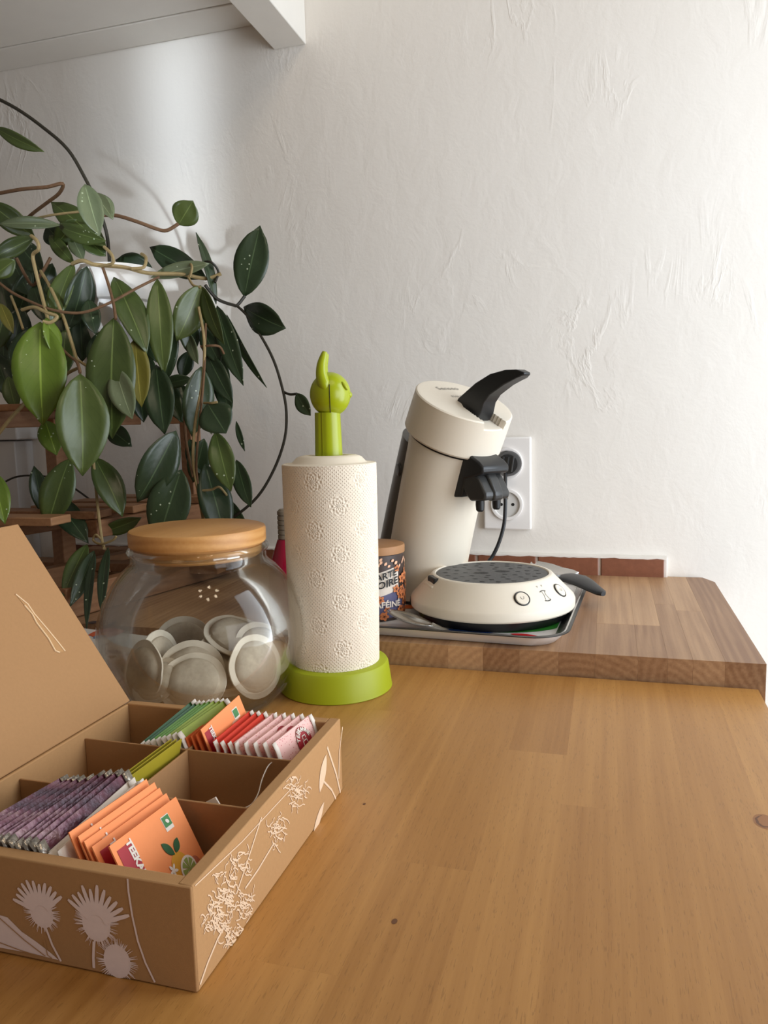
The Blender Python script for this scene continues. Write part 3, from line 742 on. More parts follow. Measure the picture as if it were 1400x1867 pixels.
for pl in body.data.polygons:
    ang = [math.atan2(body.data.vertices[i].co.y, body.data.vertices[i].co.x) for i in pl.vertices]
    if max(ang) - min(ang) > 3: ang = [a + 2 * math.pi if a < 0 else a for a in ang]
    for li, a in zip(pl.loop_indices, ang):
        uvl.data[li].uv = (a * CELL * .70711 * 2 * 6 / (2 * math.pi) , body.data.vertices[body.data.loops[li].vertex_index].co.z)
mb = MB(); mb.lathe([(RR, RH - .0002), (RR - .001, RH + .0008), (.041, RH + .0008), (.0385, RH + .0022), (.034, RH + .0070), (.029, RH + .0088), (.0245, RH + .0092), (.0225, RH + .0085), (.0222, RH - .02), (.018, RH - .03)], 72, close=False); mb.build('paper_top', 'paper_plain', roll)
mb = MB(); mb.lathe([(RR - .0024, .0), (.018, .0)], 72, close=False); mb.build('paper_bottom', 'paper_plain', roll)
mb = MB(); mb.lathe([(.0205, .001), (.0205, RH + .002), (.0195, RH + .002), (.0195, .001)], 40, close=False); mb.build('cardboard_core', 'cardboard_tube', roll)

# ------------------------------------------------------------------ glass jar of coffee pods
JC = Vector((-.395, .680, .0))
jar = thing('glass_jar', 'round clear glass jar with wooden lid in front of the plant', 'jar', JC)
outer = [(.060, .0), (.066, .001), (.074, .006), (.086, .020), (.0965, .040), (.1022, .060), (.1040, .076), (.1018, .094), (.0955, .112), (.0855, .130), (.0760, .1415), (.0690, .1475), (.0668, .1510), (.0668, .1570), (.0685, .1590), (.0700, .1615), (.0690, .1640), (.0672, .1655)]
inner = [(max(r_ - .0030, .0), z_ + (.004 if z_ < .03 else 0)) for r_, z_ in outer]
mb = MB(); mb.lathe(outer + inner[::-1], 96, close=False)
mb.f.append(tuple(range(95, -1, -1))); mb.mi.append(0); k_ = (len(outer) + len(inner) - 1) * 96; mb.f.append(tuple(k_ + i for i in range(96))); mb.mi.append(0)
mb.build('glass', 'clear_glass', jar)
mb = MB(); mb.lathe([(.0600, .1540), (.0625, .1560), (.0630, .1664), (.0655, .1664), (.0672, .168), (.0675, .170), (.0675, .1800), (.0665, .1822), (.0640, .1832), (1e-4, .1835)], 80); mb.build('lid', 'lid_wood', jar)
JR, JF = Vector((.866, .5, 0)), Vector((.5, -.866, 0))
def pod(k, pos, nrm, label, r=.032):
    c = JC + JR * pos[0] + JF * pos[1] + Vector((0, 0, pos[2])); n_ = (JR * nrm[0] + JF * nrm[1] + Vector((0, 0, nrm[2]))).normalized()
    def rin(z_):
        for (r0, z0), (r1, z1) in zip(inner[:-1], inner[1:]):
            if z0 <= z_ <= z1: return r0 + (r1 - r0) * (z_ - z0) / max(z1 - z0, 1e-6)
        return 0.0
    ta = n_.orthogonal().normalized(); tb2 = n_.cross(ta)
    for _ in range(60):
        bad = False
        for q_ in range(24):
            p_ = c + (ta * math.cos(q_ * .2618) + tb2 * math.sin(q_ * .2618)) * (r * 1.02) - JC
            if p_.z < .006 or math.hypot(p_.x, p_.y) > rin(p_.z) - .0025: bad = True
        if not bad: break
        c = c + (JC + Vector((0, 0, .072)) - c).normalized() * .0012
    o = thing('coffee_pod', label, 'coffee pod', c, group='coffee pods in the glass jar')
    M = n_.to_track_quat('Z', 'Y').to_matrix()
    mb = MB(); prof = [(r * .80, .0006), (r * .76, .0032), (r * .62, .0060), (r * .38, .0072), (1e-4, .0074)]
    mb.lathe([(1e-4, -.0030)] + [(r * .5, -.0028), (r * .8, -.0006)] + prof, 40, M=M, close=False)
    for i in range(len(mb.v)):
        p = mb.v[i]; mb.v[i] = p + n_ * (.0012 * noise.noise((p.x * 90 + k * 7, p.y * 90, p.z * 90)))
    mb.build('coffee_pad', 'pod_paper', o)
    mb = MB(); mb.lathe([(r * .78, .0007), (r * .99, .0009), (r, .0002), (r * .99, -.0006), (r * .78, -.0007)], 40, M=M, close=False)
    for i in range(len(mb.v)):
        p = mb.v[i]; mb.v[i] = p + n_ * (.0022 * noise.noise((p.x * 55 + k * 3, p.y * 55, p.z * 55)))
    mb.build('sealed_edge', 'pod_rim', o)
pod(0, (-.016, .064, .028), (-.10, .72, .68), 'coffee pod at the bottom of the jar, facing front')
pod(1, (.060, .044, .038), (.55, .78, .25), 'coffee pod standing against the right wall of the jar, nearest')
pod(2, (.062, .004, .050), (.40, .70, .58), 'coffee pod standing behind the one at the right of the jar')
pod(3, (-.014, .030, .042), (-.15, .84, .50), 'coffee pod behind the front facing one, in mid jar', .0335)
pod(4, (.020, .012, .043), (.15, .84, .50), 'wide coffee pod in the middle of the jar under the tilted one', .034)
pod(5, (.032, -.008, .066), (.25, .40, .88), 'topmost coffee pod tilted over the others in the jar', .033)
pod(6, (-.064, .028, .044), (-.80, .55, .22), 'coffee pod standing against the left wall of the jar, nearest')
pod(7, (-.044, .0, .048), (.82, .55, .15), 'coffee pod standing edge on, second from the left in the jar')
pod(8, (-.022, -.060, .046), (0, .9, .4), 'coffee pod at the far back of the jar')
pod(9, (-.062, .046, .028), (-.45, .5, .74), 'coffee pod low at the left bottom of the jar', .026)

# ------------------------------------------------------------------ red bottle behind the roll
bc = at_y(522, 960, .95)
bo = thing('syrup_bottle', 'dark red bottle half hidden behind the paper towel roll', 'bottle', (bc.x, .95, BT))
mb = MB(); mb.lathe([(.024, 0), (.027, .002), (.0272, .045), (.0255, .062), (.020, .080), (.0150, .095), (.0125, .102)], 40); mb.build('glass', 'red_glass', bo)
mb = MB(); pr_ = [(.0105, .102)]
for k in range(6): pr_ += [(.0118, .103 + k * .0065), (.0118, .1075 + k * .0065), (.0104, .1085 + k * .0065)]
mb.lathe(pr_ + [(.009, .143), (1e-4, .1435)], 32); mb.build('neck', 'bottle_neck', bo)

# ------------------------------------------------------------------ flat floral tin left of the jar
tn = thing('floral_tin', 'low white tin with orange flower print between plant stand and jar', 'tin', (-.655, .735, 0), R(-8))
mb = MB(); loft(mb, [L(.128, .084, .014, 0), L(.130, .086, .016, .001), L(.130, .086, .016, .025), L(.128, .084, .014, .027)]); mb.build('tin_body', 'tin_white', tn)
TI = tn.matrix_basis.inverted()
def tinfn(x, y, l): return TI @ (Vector((x, y, .0271)) + Vector((0, 0, l)))
def tp(px, py): a = at_z(px, py, .0272); return a.x, a.y
pr = Print(tinfn); a, b = tp(160, 1158), tp(228, 1150); pr.put(leaf2d(*a, *b, .045)); pr.build('printed_flower', 'tin_coral', tn)
pr = Print(tinfn); a, b = tp(172, 1160), tp(192, 1163); pr.put(leaf2d(*a, *b, .016), .0005); a, b = tp(196, 1186), tp(222, 1192); pr.put(leaf2d(*a, *b, .012), .0005); pr.build('printed_petal', 'tin_blue', tn)
pr = Print(tinfn)
for p0, p1, w_ in (((158, 1136), (183, 1134), .014), ((196, 1144), (212, 1132), .008), ((196, 1200), (212, 1197), .012), ((182, 1178), (205, 1173), .004)):
    pr.put(leaf2d(*tp(*p0), *tp(*p1), w_), .0006)
pr.build('printed_leaf', 'tin_dark', tn)

# ------------------------------------------------------------------ plant stand
st = thing('plant_stand', 'low slatted wooden stand carrying the potted plant', 'plant stand', (-.79, 1.14, BT))
A = Vector((.2126, .9771, 0)); B = Vector((-.9771, .2126, 0)).normalized()
def bar(name, p0, p1, w_, h_, parent=st):
    p0, p1 = Vector(p0), Vector(p1); d = (p1 - p0).normalized(); s_ = d.cross(Vector((0, 0, 1)))
    s_ = s_.normalized() if s_.length > 1e-4 else Vector(B); u_ = s_.cross(d)
    mb = MB(); mb.add([p + s_ * (a * w_ / 2) + u_ * (b * h_ / 2) for p in (p0, p1) for a, b in ((-1, -1), (1, -1), (1, 1), (-1, 1))],
                      [(0, 1, 2, 3), (7, 6, 5, 4), (0, 4, 5, 1), (1, 5, 6, 2), (2, 6, 7, 3), (3, 7, 4, 0)])
    return mb.build(name, 'rack_wood', parent, world=True, bevel=.0015)
P1, P2 = Vector((-.866, 1.060, 0)), Vector((-.722, 1.235, 0)); P3_, P4 = Vector((-.705, 1.02, 0)), Vector((-1.008, 1.235, 0))
for p_ in (P1, P2, P4): bar('post', p_ + Vector((0, 0, BT)), p_ + Vector((0, 0, .300)), .026, .026)
zu = .300
bar('rail', Vector((-.905, .945, zu)), Vector((-.905, .945, zu)) + A * .31, .022, .026)
bar('rail', Vector((-.780, 1.236, zu)), Vector((-.700, 1.236, zu)), .022, .026)
for k in range(6):
    q_ = Vector((-.90, .965, zu + .017)) + A * (.05 * k); bar('slat', q_, q_ + Vector((.185, .01, 0)), .03, .010)
# lower shelf
zl = .135
bar('rail', Vector((-.912, .86, zl)), Vector((-.912, .86, zl)) + A * .40, .030, .030)
bar('rail', Vector((-.735, .96, zl)), Vector((-.735, .96, zl)) + A * .29, .024, .026)
for k in range(5):
    q_ = Vector((-.93, .90, zl + .02)) + A * (.075 * k); bar('slat', q_, q_ + Vector((.185, .010, 0)), .045, .012)
# foot frame
for k, (y_, z_) in enumerate(((1.09, .052), (1.145, .046), (1.20, .056))): bar('slat', (-.93, y_, z_), (-.60, y_ + .012, z_), .032, .014)
q_ = Vector((-.690, .855, BT + .022)); bar('foot_rail', q_ + Vector((-.02, 0, 0)), q_ + A * .34 + Vector((-.02, 0, 0)), .022, .042)
q_ = Vector((-.875, .90, BT + .020)); bar('foot_rail', q_, q_ + A * .34, .024, .038)

# ------------------------------------------------------------------ pot and hoya
PC = at_y(222, 745, 1.085); PZ = zu + .0225
pot = thing('plant_pot', 'white ceramic pot almost hidden by the hanging leaves', 'pot', (PC.x, 1.085, PZ))
mb = MB(); mb.lathe([(.046, 0), (.048, .002), (.057, .14), (.0585, .155), (.063, .158), (.0645, .162), (.067, .205), (.066, .208), (.063, .208), (.061, .204), (.059, .17)], 56, close=False)
mb.f.append(tuple(range(55, -1, -1))); mb.mi.append(0); mb.build('pot_body', 'pot_white', pot)
mb = MB(); mb.lathe([(.0605, .192), (.04, .196), (1e-4, .197)], 40, close=False); mb.build('soil', 'soil', pot)

hoya = thing('hoya_plant', 'trailing hoya with waxy green leaves hanging from the white pot', 'plant', (PC.x, 1.085, PZ + .19))
def leaf(bx, by, tx, ty, w, Yb, Yt, mat, roll=0, curl=.06, fold=.22, wide=.48):
    p0, p1 = at_y(bx, by, Yb), at_y(tx, ty, Yt); ax_ = p1 - p0; Ln = ax_.length; ax_.normalize()
    mid = (p0 + p1) / 2; dep = (mid - EYE).dot(C_FWD); Wd = w * dep / F_PX
    nrm = (EYE - mid); nrm = (nrm - ax_ * nrm.dot(ax_)).normalized()
    nrm = Matrix.Rotation(R(roll), 3, ax_) @ nrm; sd_ = ax_.cross(nrm); Wd /= max(.55, math.cos(R(roll)))
    NU, NV = 12, 6; vs = []; uvs = []
    g = math.log(.5) / math.log(wide)
    for i in range(NU + 1):
        t_ = i / NU; tt = t_ ** g
        hw = Wd / 2 * max(0.0, math.sin(math.pi * tt)) ** .78
        if t_ > .9: hw *= .8
        hw = max(hw, .0006 if 0 < i < NU else .0003)
        for j in range(NV + 1):
            s_ = -1 + 2 * j / NV
            vs.append(p0 + ax_ * (Ln * t_) + sd_ * (hw * s_) + nrm * (fold * abs(s_) ** 1.3 * hw + curl * Ln * (math.sin(math.pi * t_ * .9) - .5) + .04 * hw * math.sin(7 * t_ + 3 * s_ + bx)))
            uvs.append((.5 + s_ / 2, t_))
    mb = MB(); mb.add(vs, [(i * (NV + 1) + j, i * (NV + 1) + j + 1, (i + 1) * (NV + 1) + j + 1, (i + 1) * (NV + 1) + j) for i in range(NU) for j in range(NV)])
    o = mb.build('leaf', mat, hoya, world=True, thick=.0009, angle=80)
    ul = o.data.uv_layers.new(name='uv')
    for lp in o.data.loops: ul.data[lp.index].uv = uvs[lp.vertex_index]
    return o
G, D, Yg, Pa, Ol = 'leaf_green', 'leaf_dark', 'leaf_young_lit', 'leaf_pale', 'leaf_olive'
LEAVES = [
 # top and right
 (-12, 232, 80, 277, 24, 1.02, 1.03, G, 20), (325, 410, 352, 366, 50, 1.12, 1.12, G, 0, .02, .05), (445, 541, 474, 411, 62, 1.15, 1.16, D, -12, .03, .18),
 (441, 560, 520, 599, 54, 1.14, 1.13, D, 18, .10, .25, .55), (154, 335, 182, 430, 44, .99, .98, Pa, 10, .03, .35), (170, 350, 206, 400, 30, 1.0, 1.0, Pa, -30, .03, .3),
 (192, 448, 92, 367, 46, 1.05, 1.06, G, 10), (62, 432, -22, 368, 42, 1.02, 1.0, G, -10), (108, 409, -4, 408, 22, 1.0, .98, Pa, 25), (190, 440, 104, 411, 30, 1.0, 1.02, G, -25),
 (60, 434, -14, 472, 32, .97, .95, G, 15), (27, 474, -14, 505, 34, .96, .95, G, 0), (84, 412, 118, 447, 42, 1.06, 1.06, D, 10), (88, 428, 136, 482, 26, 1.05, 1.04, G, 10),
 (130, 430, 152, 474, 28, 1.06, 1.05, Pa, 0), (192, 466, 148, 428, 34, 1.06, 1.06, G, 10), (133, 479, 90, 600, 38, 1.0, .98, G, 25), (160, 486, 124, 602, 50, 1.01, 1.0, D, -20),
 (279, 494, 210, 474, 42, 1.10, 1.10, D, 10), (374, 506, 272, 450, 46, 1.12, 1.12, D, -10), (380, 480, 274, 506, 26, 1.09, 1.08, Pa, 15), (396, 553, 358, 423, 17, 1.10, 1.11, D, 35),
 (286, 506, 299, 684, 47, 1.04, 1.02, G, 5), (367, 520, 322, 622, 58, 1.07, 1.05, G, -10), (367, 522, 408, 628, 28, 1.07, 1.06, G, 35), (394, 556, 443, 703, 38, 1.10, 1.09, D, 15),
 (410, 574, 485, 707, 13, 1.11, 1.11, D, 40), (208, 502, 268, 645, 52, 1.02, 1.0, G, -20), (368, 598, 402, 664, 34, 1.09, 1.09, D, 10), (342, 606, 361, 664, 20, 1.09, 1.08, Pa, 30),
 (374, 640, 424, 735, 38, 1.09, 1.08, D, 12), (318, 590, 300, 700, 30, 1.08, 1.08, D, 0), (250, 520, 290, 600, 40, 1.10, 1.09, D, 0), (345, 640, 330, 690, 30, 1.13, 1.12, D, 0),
 # big front leaves
 (72, 584, 78, 776, 92, .93, .90, Yg, 8, .08, .25), (86, 578, 100, 650, 30, .94, .93, Yg, -35), (82, 766, 103, 830, 42, .95, .94, Yg, 0), (147, 680, 151, 868, 92, .92, .90, G, -6, .07, .3),
 (206, 578, 204, 800, 86, .96, .94, G, 12, .06, .2), (209, 670, 241, 764, 46, .95, .94, Pa, 18), (246, 615, 258, 742, 46, 1.0, .99, Ol, 10), (284, 664, 300, 792, 56, 1.02, 1.0, D, 14, .05),
 (348, 690, 294, 702, 24, 1.08, 1.07, D, 10), (368, 668, 350, 796, 56, 1.06, 1.05, D, -15), (378, 735, 412, 790, 66, 1.02, 1.01, D, 5, .05, .1), (374, 752, 386, 792, 15, 1.02, 1.02, Pa, 0),
 (392, 786, 421, 896, 46, 1.03, 1.02, G, 10), (322, 786, 250, 916, 66, 1.0, .97, D, -12, .08), (330, 856, 288, 990, 76, 1.0, .98, D, 10, .06), (374, 845, 412, 988, 60, 1.05, 1.03, D, -8),
 (430, 838, 457, 925, 32, 1.06, 1.05, D, 20), (430, 768, 446, 823, 11, 1.07, 1.07, D, 20), (412, 908, 452, 964, 18, 1.07, 1.06, D, 20), (196, 778, 240, 814, 36, 1.05, 1.04, D, 0),
 (126, 836, 86, 961, 58, .95, .93, G, 12, .07), (78, 935, 62, 849, 32, .99, 1.0, D, 10), (92, 902, 161, 990, 46, .97, .95, D, -10, .05), (173, 832, 224, 942, 50, .98, .97, G, -15, .06),
 (184, 972, 258, 944, 28, .98, 1.0, G, 20), (-14, 858, 9, 955, 40, .88, .86, Yg, 0), (159, 990, 114, 1088, 32, .93, .85, G, 15), (173, 1002, 128, 1106, 30, .92, .84, D, -10), (171, 1004, 157, 1148, 15, .91, .825, D, 20),
 (196, 994, 184, 1120, 19, .92, .83, D, 20), (0, 552, 24, 608, 22, .96, .95, Ol, 0), (14, 686, 30, 748, 30, .97, .97, G, 15),
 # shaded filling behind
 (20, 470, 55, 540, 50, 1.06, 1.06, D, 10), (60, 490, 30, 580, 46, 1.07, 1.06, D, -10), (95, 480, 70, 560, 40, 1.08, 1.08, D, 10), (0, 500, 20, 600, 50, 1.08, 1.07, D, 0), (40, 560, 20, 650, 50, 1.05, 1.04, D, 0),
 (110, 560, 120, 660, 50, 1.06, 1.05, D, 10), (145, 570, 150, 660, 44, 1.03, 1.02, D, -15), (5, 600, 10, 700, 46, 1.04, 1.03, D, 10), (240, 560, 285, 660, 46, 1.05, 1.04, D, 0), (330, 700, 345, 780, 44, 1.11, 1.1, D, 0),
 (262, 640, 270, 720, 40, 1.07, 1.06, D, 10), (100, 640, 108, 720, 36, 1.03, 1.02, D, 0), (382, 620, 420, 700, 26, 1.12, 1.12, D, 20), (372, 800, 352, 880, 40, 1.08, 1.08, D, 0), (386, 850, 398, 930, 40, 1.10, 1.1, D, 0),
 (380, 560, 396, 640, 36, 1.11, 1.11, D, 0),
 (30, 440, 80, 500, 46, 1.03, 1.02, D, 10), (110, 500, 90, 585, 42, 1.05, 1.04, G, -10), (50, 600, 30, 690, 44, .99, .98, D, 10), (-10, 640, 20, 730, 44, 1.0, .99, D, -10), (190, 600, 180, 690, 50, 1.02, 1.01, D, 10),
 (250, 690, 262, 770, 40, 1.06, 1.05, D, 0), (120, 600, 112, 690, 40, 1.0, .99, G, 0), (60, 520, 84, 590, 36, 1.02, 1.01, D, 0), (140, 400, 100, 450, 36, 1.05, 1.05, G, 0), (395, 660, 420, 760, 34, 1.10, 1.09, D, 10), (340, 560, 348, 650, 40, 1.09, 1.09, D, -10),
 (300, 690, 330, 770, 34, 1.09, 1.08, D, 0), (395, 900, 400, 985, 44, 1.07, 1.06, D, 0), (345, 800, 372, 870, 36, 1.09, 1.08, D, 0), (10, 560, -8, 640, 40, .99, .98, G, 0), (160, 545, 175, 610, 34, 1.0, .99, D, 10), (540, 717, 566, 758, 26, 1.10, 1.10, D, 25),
]
for a in LEAVES: leaf(*a)
def stem(pts, rpx, mat, n=5):
    P = [at_y(x_, y_, Y_) for x_, y_, Y_ in pts]; dep = sum((p - EYE).dot(C_FWD) for p in P) / len(P)
    mb = MB(); mb.tube(spline(P, n), rpx * dep / F_PX, 7); return mb.build('stem', mat, hoya, world=True)
STEMS = [
 ([(-20, 172, 1.02), (30, 198, 1.03), (78, 232, 1.04), (123, 272, 1.04), (155, 325, 1.04), (176, 370, 1.04), (193, 420, 1.05), (198, 455, 1.06), (200, 492, 1.07)], 3.2, 'stem_dark'),
 ([(-10, 354, 1.0), (40, 345, 1.0), (85, 341, 1.01), (114, 335, 1.02), (108, 352, 1.03), (85, 370, 1.04), (55, 393, 1.05), (24, 424, 1.06)], 3.2, 'bark_brown'),
 ([(185, 392, 1.04), (213, 393, 1.05), (250, 404, 1.07), (285, 417, 1.10), (304, 420, 1.11), (325, 408, 1.12)], 3.4, 'bark_brown'),
 ([(50, 402, 1.02), (95, 392, 1.0), (155, 385, .99)], 2.2, 'bark_light'),
 ([(57, 430, .97), (68, 440, .965), (70, 455, .965), (60, 465, .97), (64, 490, .97), (74, 530, .97), (88, 585, .95)], 3.4, 'bark_light'),
 ([(132, 481, 1.0), (150, 475, .99), (170, 482, .99), (190, 484, 1.0), (230, 488, 1.02), (270, 498, 1.05), (330, 500, 1.08), (375, 508, 1.10), (403, 499, 1.11)], 3.6, 'bark_light'),
 ([(185, 485, .99), (205, 480, .985), (204, 465, .985), (190, 450, .99)], 3.0, 'bark_light'),
 ([(240, 490, 1.02), (262, 487, 1.03), (266, 470, 1.04), (258, 463, 1.05)], 3.0, 'bark_light'),
 ([(-10, 508, .96), (20, 532, .96), (60, 552, .96), (100, 566, .96), (150, 570, .97), (200, 552, .99), (250, 525, 1.02), (290, 505, 1.05)], 2.6, 'bark_brown'),
 ([(74, 494, 1.0), (95, 530, .98), (118, 585, .96), (135, 640, .95), (146, 678, .93)], 3.0, 'bark_light'),
 ([(187, 487, 1.0), (198, 520, .99), (207, 555, .97), (211, 582, .96)], 2.8, 'bark_brown'),
 ([(40, 565, .95), (62, 560, .945), (85, 570, .94), (104, 577, .94), (92, 588, .935), (78, 586, .93)], 3.2, 'bark_light'),
 ([(94, 585, .95), (100, 620, .945), (125, 648, .94), (140, 660, .935), (146, 680, .925)], 2.8, 'bark_brown'),
 ([(140, 655, .94), (160, 668, .945), (185, 677, .95), (206, 671, .95)], 2.6, 'bark_light'),
 ([(110, 700, .95), (122, 682, .945), (140, 672, .94)], 3.0, 'bark_light'),
 ([(362, 560, 1.06), (372, 620, 1.05), (370, 690, 1.04), (356, 770, 1.03), (352, 840, 1.03), (362, 900, 1.03), (372, 955, 1.03)], 2.8, 'bark_light'),
 ([(375, 590, 1.06), (372, 680, 1.04), (364, 770, 1.03), (358, 850, 1.03), (366, 920, 1.03)], 2.2, 'bark_brown'),
 ([(336, 760, 1.04), (340, 810, 1.04), (352, 870, 1.03)], 2.6, 'bark_brown'),
 ([(360, 895, 1.03), (385, 893, 1.03), (400, 888, 1.03), (415, 905, 1.05)], 2.2, 'bark_light'),
 ([(366, 632, 1.05), (385, 630, 1.05), (400, 632, 1.06), (408, 645, 1.07)], 2.2, 'bark_brown'),
 ([(372, 735, 1.03), (385, 735, 1.02), (396, 733, 1.02)], 2.4, 'bark_light'),
 ([(374, 520, 1.08), (396, 545, 1.10), (425, 556, 1.13), (433, 556, 1.14), (446, 540, 1.15)], 3.0, 'stem_dark'),
 ([(430, 556, 1.14), (450, 575, 1.14), (474, 610, 1.13), (498, 655, 1.12), (514, 705, 1.11), (522, 750, 1.10), (519, 800, 1.09), (500, 855, 1.08), (470, 905, 1.07), (430, 940, 1.06), (400, 955, 1.06)], 2.6, 'stem_dark'),
 ([(516, 714, 1.11), (528, 719, 1.105), (541, 718, 1.10)], 2.4, 'stem_dark'),
 ([(170, 838, .97), (175, 890, .97), (180, 940, .96), (186, 985, .95), (190, 1000, .94)], 2.8, 'bark_light'),
 ([(186, 985, .95), (175, 975, .95), (170, 985, .95), (184, 992, .94), (205, 985, .94), (212, 978, .94)], 2.2, 'bark_light'),
 ([(192, 1000, .945), (196, 1025, .945), (200, 1043, .945)], 1.6, 'bark_brown'),
 ([(-10, 800, .92), (20, 762, .93), (42, 738, .95), (60, 715, .97)], 3.4, 'bark_light'),
 ([(10, 878, 1.12), (28, 870, 1.13), (55, 867, 1.14), (100, 872, 1.15), (138, 892, 1.16), (190, 930, 1.16), (240, 960, 1.15), (272, 974, 1.14)], 1.8, 'stem_dark'),
 ([(30, 470, 1.0), (45, 500, 1.01), (60, 520, 1.02), (75, 500, 1.01), (92, 470, 1.02)], 3.0, 'bark_brown'),
 ([(20, 540, .97), (32, 570, .96), (42, 600, .95)], 2.4, 'bark_light'),
 ([(370, 478, 1.10), (385, 478, 1.10), (398, 495, 1.11), (392, 515, 1.10)], 2.2, 'stem_dark'),
 ([(346, 505, 1.08), (350, 488, 1.08), (346, 478, 1.09)], 2.4, 'bark_light'),
 ([(343, 505, 1.08), (352, 520, 1.07), (366, 524, 1.07)], 2.4, 'bark_light'),
]
for a in STEMS: stem(*a)

# ------------------------------------------------------------------ tea box
BX0, BX1, BY0, BY1, BH = -.381, -.196, .313, .534, .0575
tb_ = thing('tea_box', 'open kraft cardboard tea box with white plant print and raised lid', 'box', ((BX0 + BX1) / 2, (BY0 + BY1) / 2, 0.0004))
def tbx(name, a, b, mat='kraft', bev=.0009, parent=None):
    mb = MB(); mb.box(a, b); return mb.build(name, mat, parent or tb_, world=True, bevel=bev, segs=2)
TW = .0085
fp = tbx('front_panel', (BX0, BY0, .0004), (BX1 - .0003, BY0 + TW, BH))
rp = tbx('right_panel', (BX1 - TW, BY0 + .0006, .0004), (BX1, BY1, BH + .0003))
bp = tbx('back_panel', (BX0, BY1 - TW, .0004), (BX1 - TW - .0003, BY1 - .0004, BH))
lp_ = tbx('left_panel', (BX0, BY0 + TW + .0003, .0004), (BX0 + .003, BY1 - TW - .0003, BH))
tbx('bottom', (BX0 + .003, BY0 + TW, .0004), (BX1 - TW, BY1 - TW, .0024), 'kraft_inner')
DZ = .0515
for y_ in (.402, .4695): tbx('divider', (BX0 + .0033, y_ - .0008, .0024), (BX1 - TW - .0003, y_ + .0008, DZ), 'kraft_inner', .0004)
for y0_, y1_ in ((.4030, .4685), (.4705, BY1 - TW - .0003)): tbx('divider', (-.2915, y0_, .0024), (-.2899, y1_, DZ), 'kraft_inner', .0004)
# raised lid, leaning back to the left
LA = R(135); LL = .187
lc = at_y(33, 955, BY1 - .003); HG = Vector((BX0 + .0014, 0, BH - .0002))
ld = Vector((lc.x - HG.x, 0, lc.z - HG.z)); LL = ld.length; ld.normalize(); ln = Vector((ld.z, 0, -ld.x))
mb = MB()
def lidbox(mb, s0_, s1_, y0_, y1_, n0, n1):
    mb.add([HG + ld * s_ + ln * q_ + Vector((0, y_, 0)) for q_ in (n0, n1) for s_, y_ in ((s0_, y0_), (s1_, y0_), (s1_, y1_), (s0_, y1_))],
           [(0, 1, 2, 3), (7, 6, 5, 4), (0, 4, 5, 1), (1, 5, 6, 2), (2, 6, 7, 3), (3, 7, 4, 0)])
lidbox(mb, .001, LL, BY0, BY1 - .003, -.0022, 0)
lidp = mb.build('lid', 'kraft_inner', tb_, world=True, bevel=.0008)
def lidpx(px, py):
    v = ray(px, py); n_ = ln; t_ = (HG - EYE).dot(n_) / v.dot(n_); return EYE + v * t_
mb = MB(); pts = [lidpx(*p_) for p_ in ((28, 1084), (50, 1102), (62, 1120), (86, 1148), (104, 1170), (118, 1188), (108, 1190), (100, 1187), (88, 1165), (66, 1136), (58, 1120), (44, 1104))]
mb.add([p_ + ln * .0003 for p_ in pts], [tuple(range(len(pts)))]); mb.build('tape_scar', 'kraft', lidp, smooth=False, world=True)
mb = MB(); mb.tube([p_ + ln * .0004 for p_ in pts[:6]], .0007, 6); mb.build('tape_ridge', 'kraft_tape', lidp, world=True)
mb = MB(); mb.tube([p_ + ln * .0004 for p_ in pts[6:]], .0007, 6); mb.build('tape_ridge', 'kraft_tape', lidp, world=True)
# printed plants
def frontfn(x, y, l): return Vector((x, BY0 - l, y))
def sidefn(x, y, l): return Vector((BX1 + l, x, y))
def fpx(px, py): a = at_y(px, py, BY0); return a.x, a.z
def spx(px, py): a = at_x(px, py, BX1); return a.y, a.z
rp_ = random.Random(11)
def clipz(pt): return (pt[0], min(max(pt[1], .0008), BH - .0008))
pf = Print(frontfn); SCALE = .38 / 1400 * 1.02
def thistle(cx, cy, rb, ang, crown=True):
    x0, z0 = fpx(cx, cy); r_ = rb * SCALE
    pf.put(disc2d(x0, z0, r_ * .86, r_ * 1.0, 26, ang))
    for i in range(90):
        a = rp_.uniform(0, 6.283); L_ = r_ * rp_.uniform(1.15, 1.42)
        pf.put(stroke2d([clipz((x0 + .8 * r_ * math.cos(a), z0 + .8 * r_ * math.sin(a))), clipz((x0 + L_ * math.cos(a), z0 + L_ * math.sin(a)))], [.0005, .00015]), .0003)
    if crown:
        for i in range(11):
            a = ang + R(90) + R(-62 + 12.4 * i); L_ = r_ * rp_.uniform(1.9, 2.25)
            pf.put(stroke2d([(x0 + .5 * r_ * math.cos(a), z0 + .5 * r_ * math.sin(a)), (x0 + L_ * .9 * math.cos(a), z0 + L_ * .9 * math.sin(a)), (x0 + L_ * math.cos(a), z0 + L_ * math.sin(a))], [.0030, .0021, .0012]), .00035)
thistle(76, 1664, 31, R(12)); thistle(176, 1684, 36, R(-6)); thistle(214, 1752, 34, 0, False)
def fstroke(pts, w_): pf.put(stroke2d([clipz(fpx(*p_)) for p_ in pts], w_), .0003)
fstroke([(84, 1690), (96, 1722), (112, 1752)], .0013); fstroke([(172, 1716), (171, 1745), (172, 1764)], .0016)
fstroke([(233, 1597), (235, 1625), (242, 1670), (252, 1715), (266, 1755), (283, 1790)], .0011)
vs = [clipz(fpx(*p_)) for p_ in ((0, 1668), (14, 1672), (40, 1698), (66, 1716), (92, 1736), (108, 1750), (60, 1738), (0, 1727))]; pf.put((vs, [tuple(range(len(vs)))]), .0002)
pf.build('printed_thistle', 'print_white', fp, world=True)
pk = Print(frontfn)
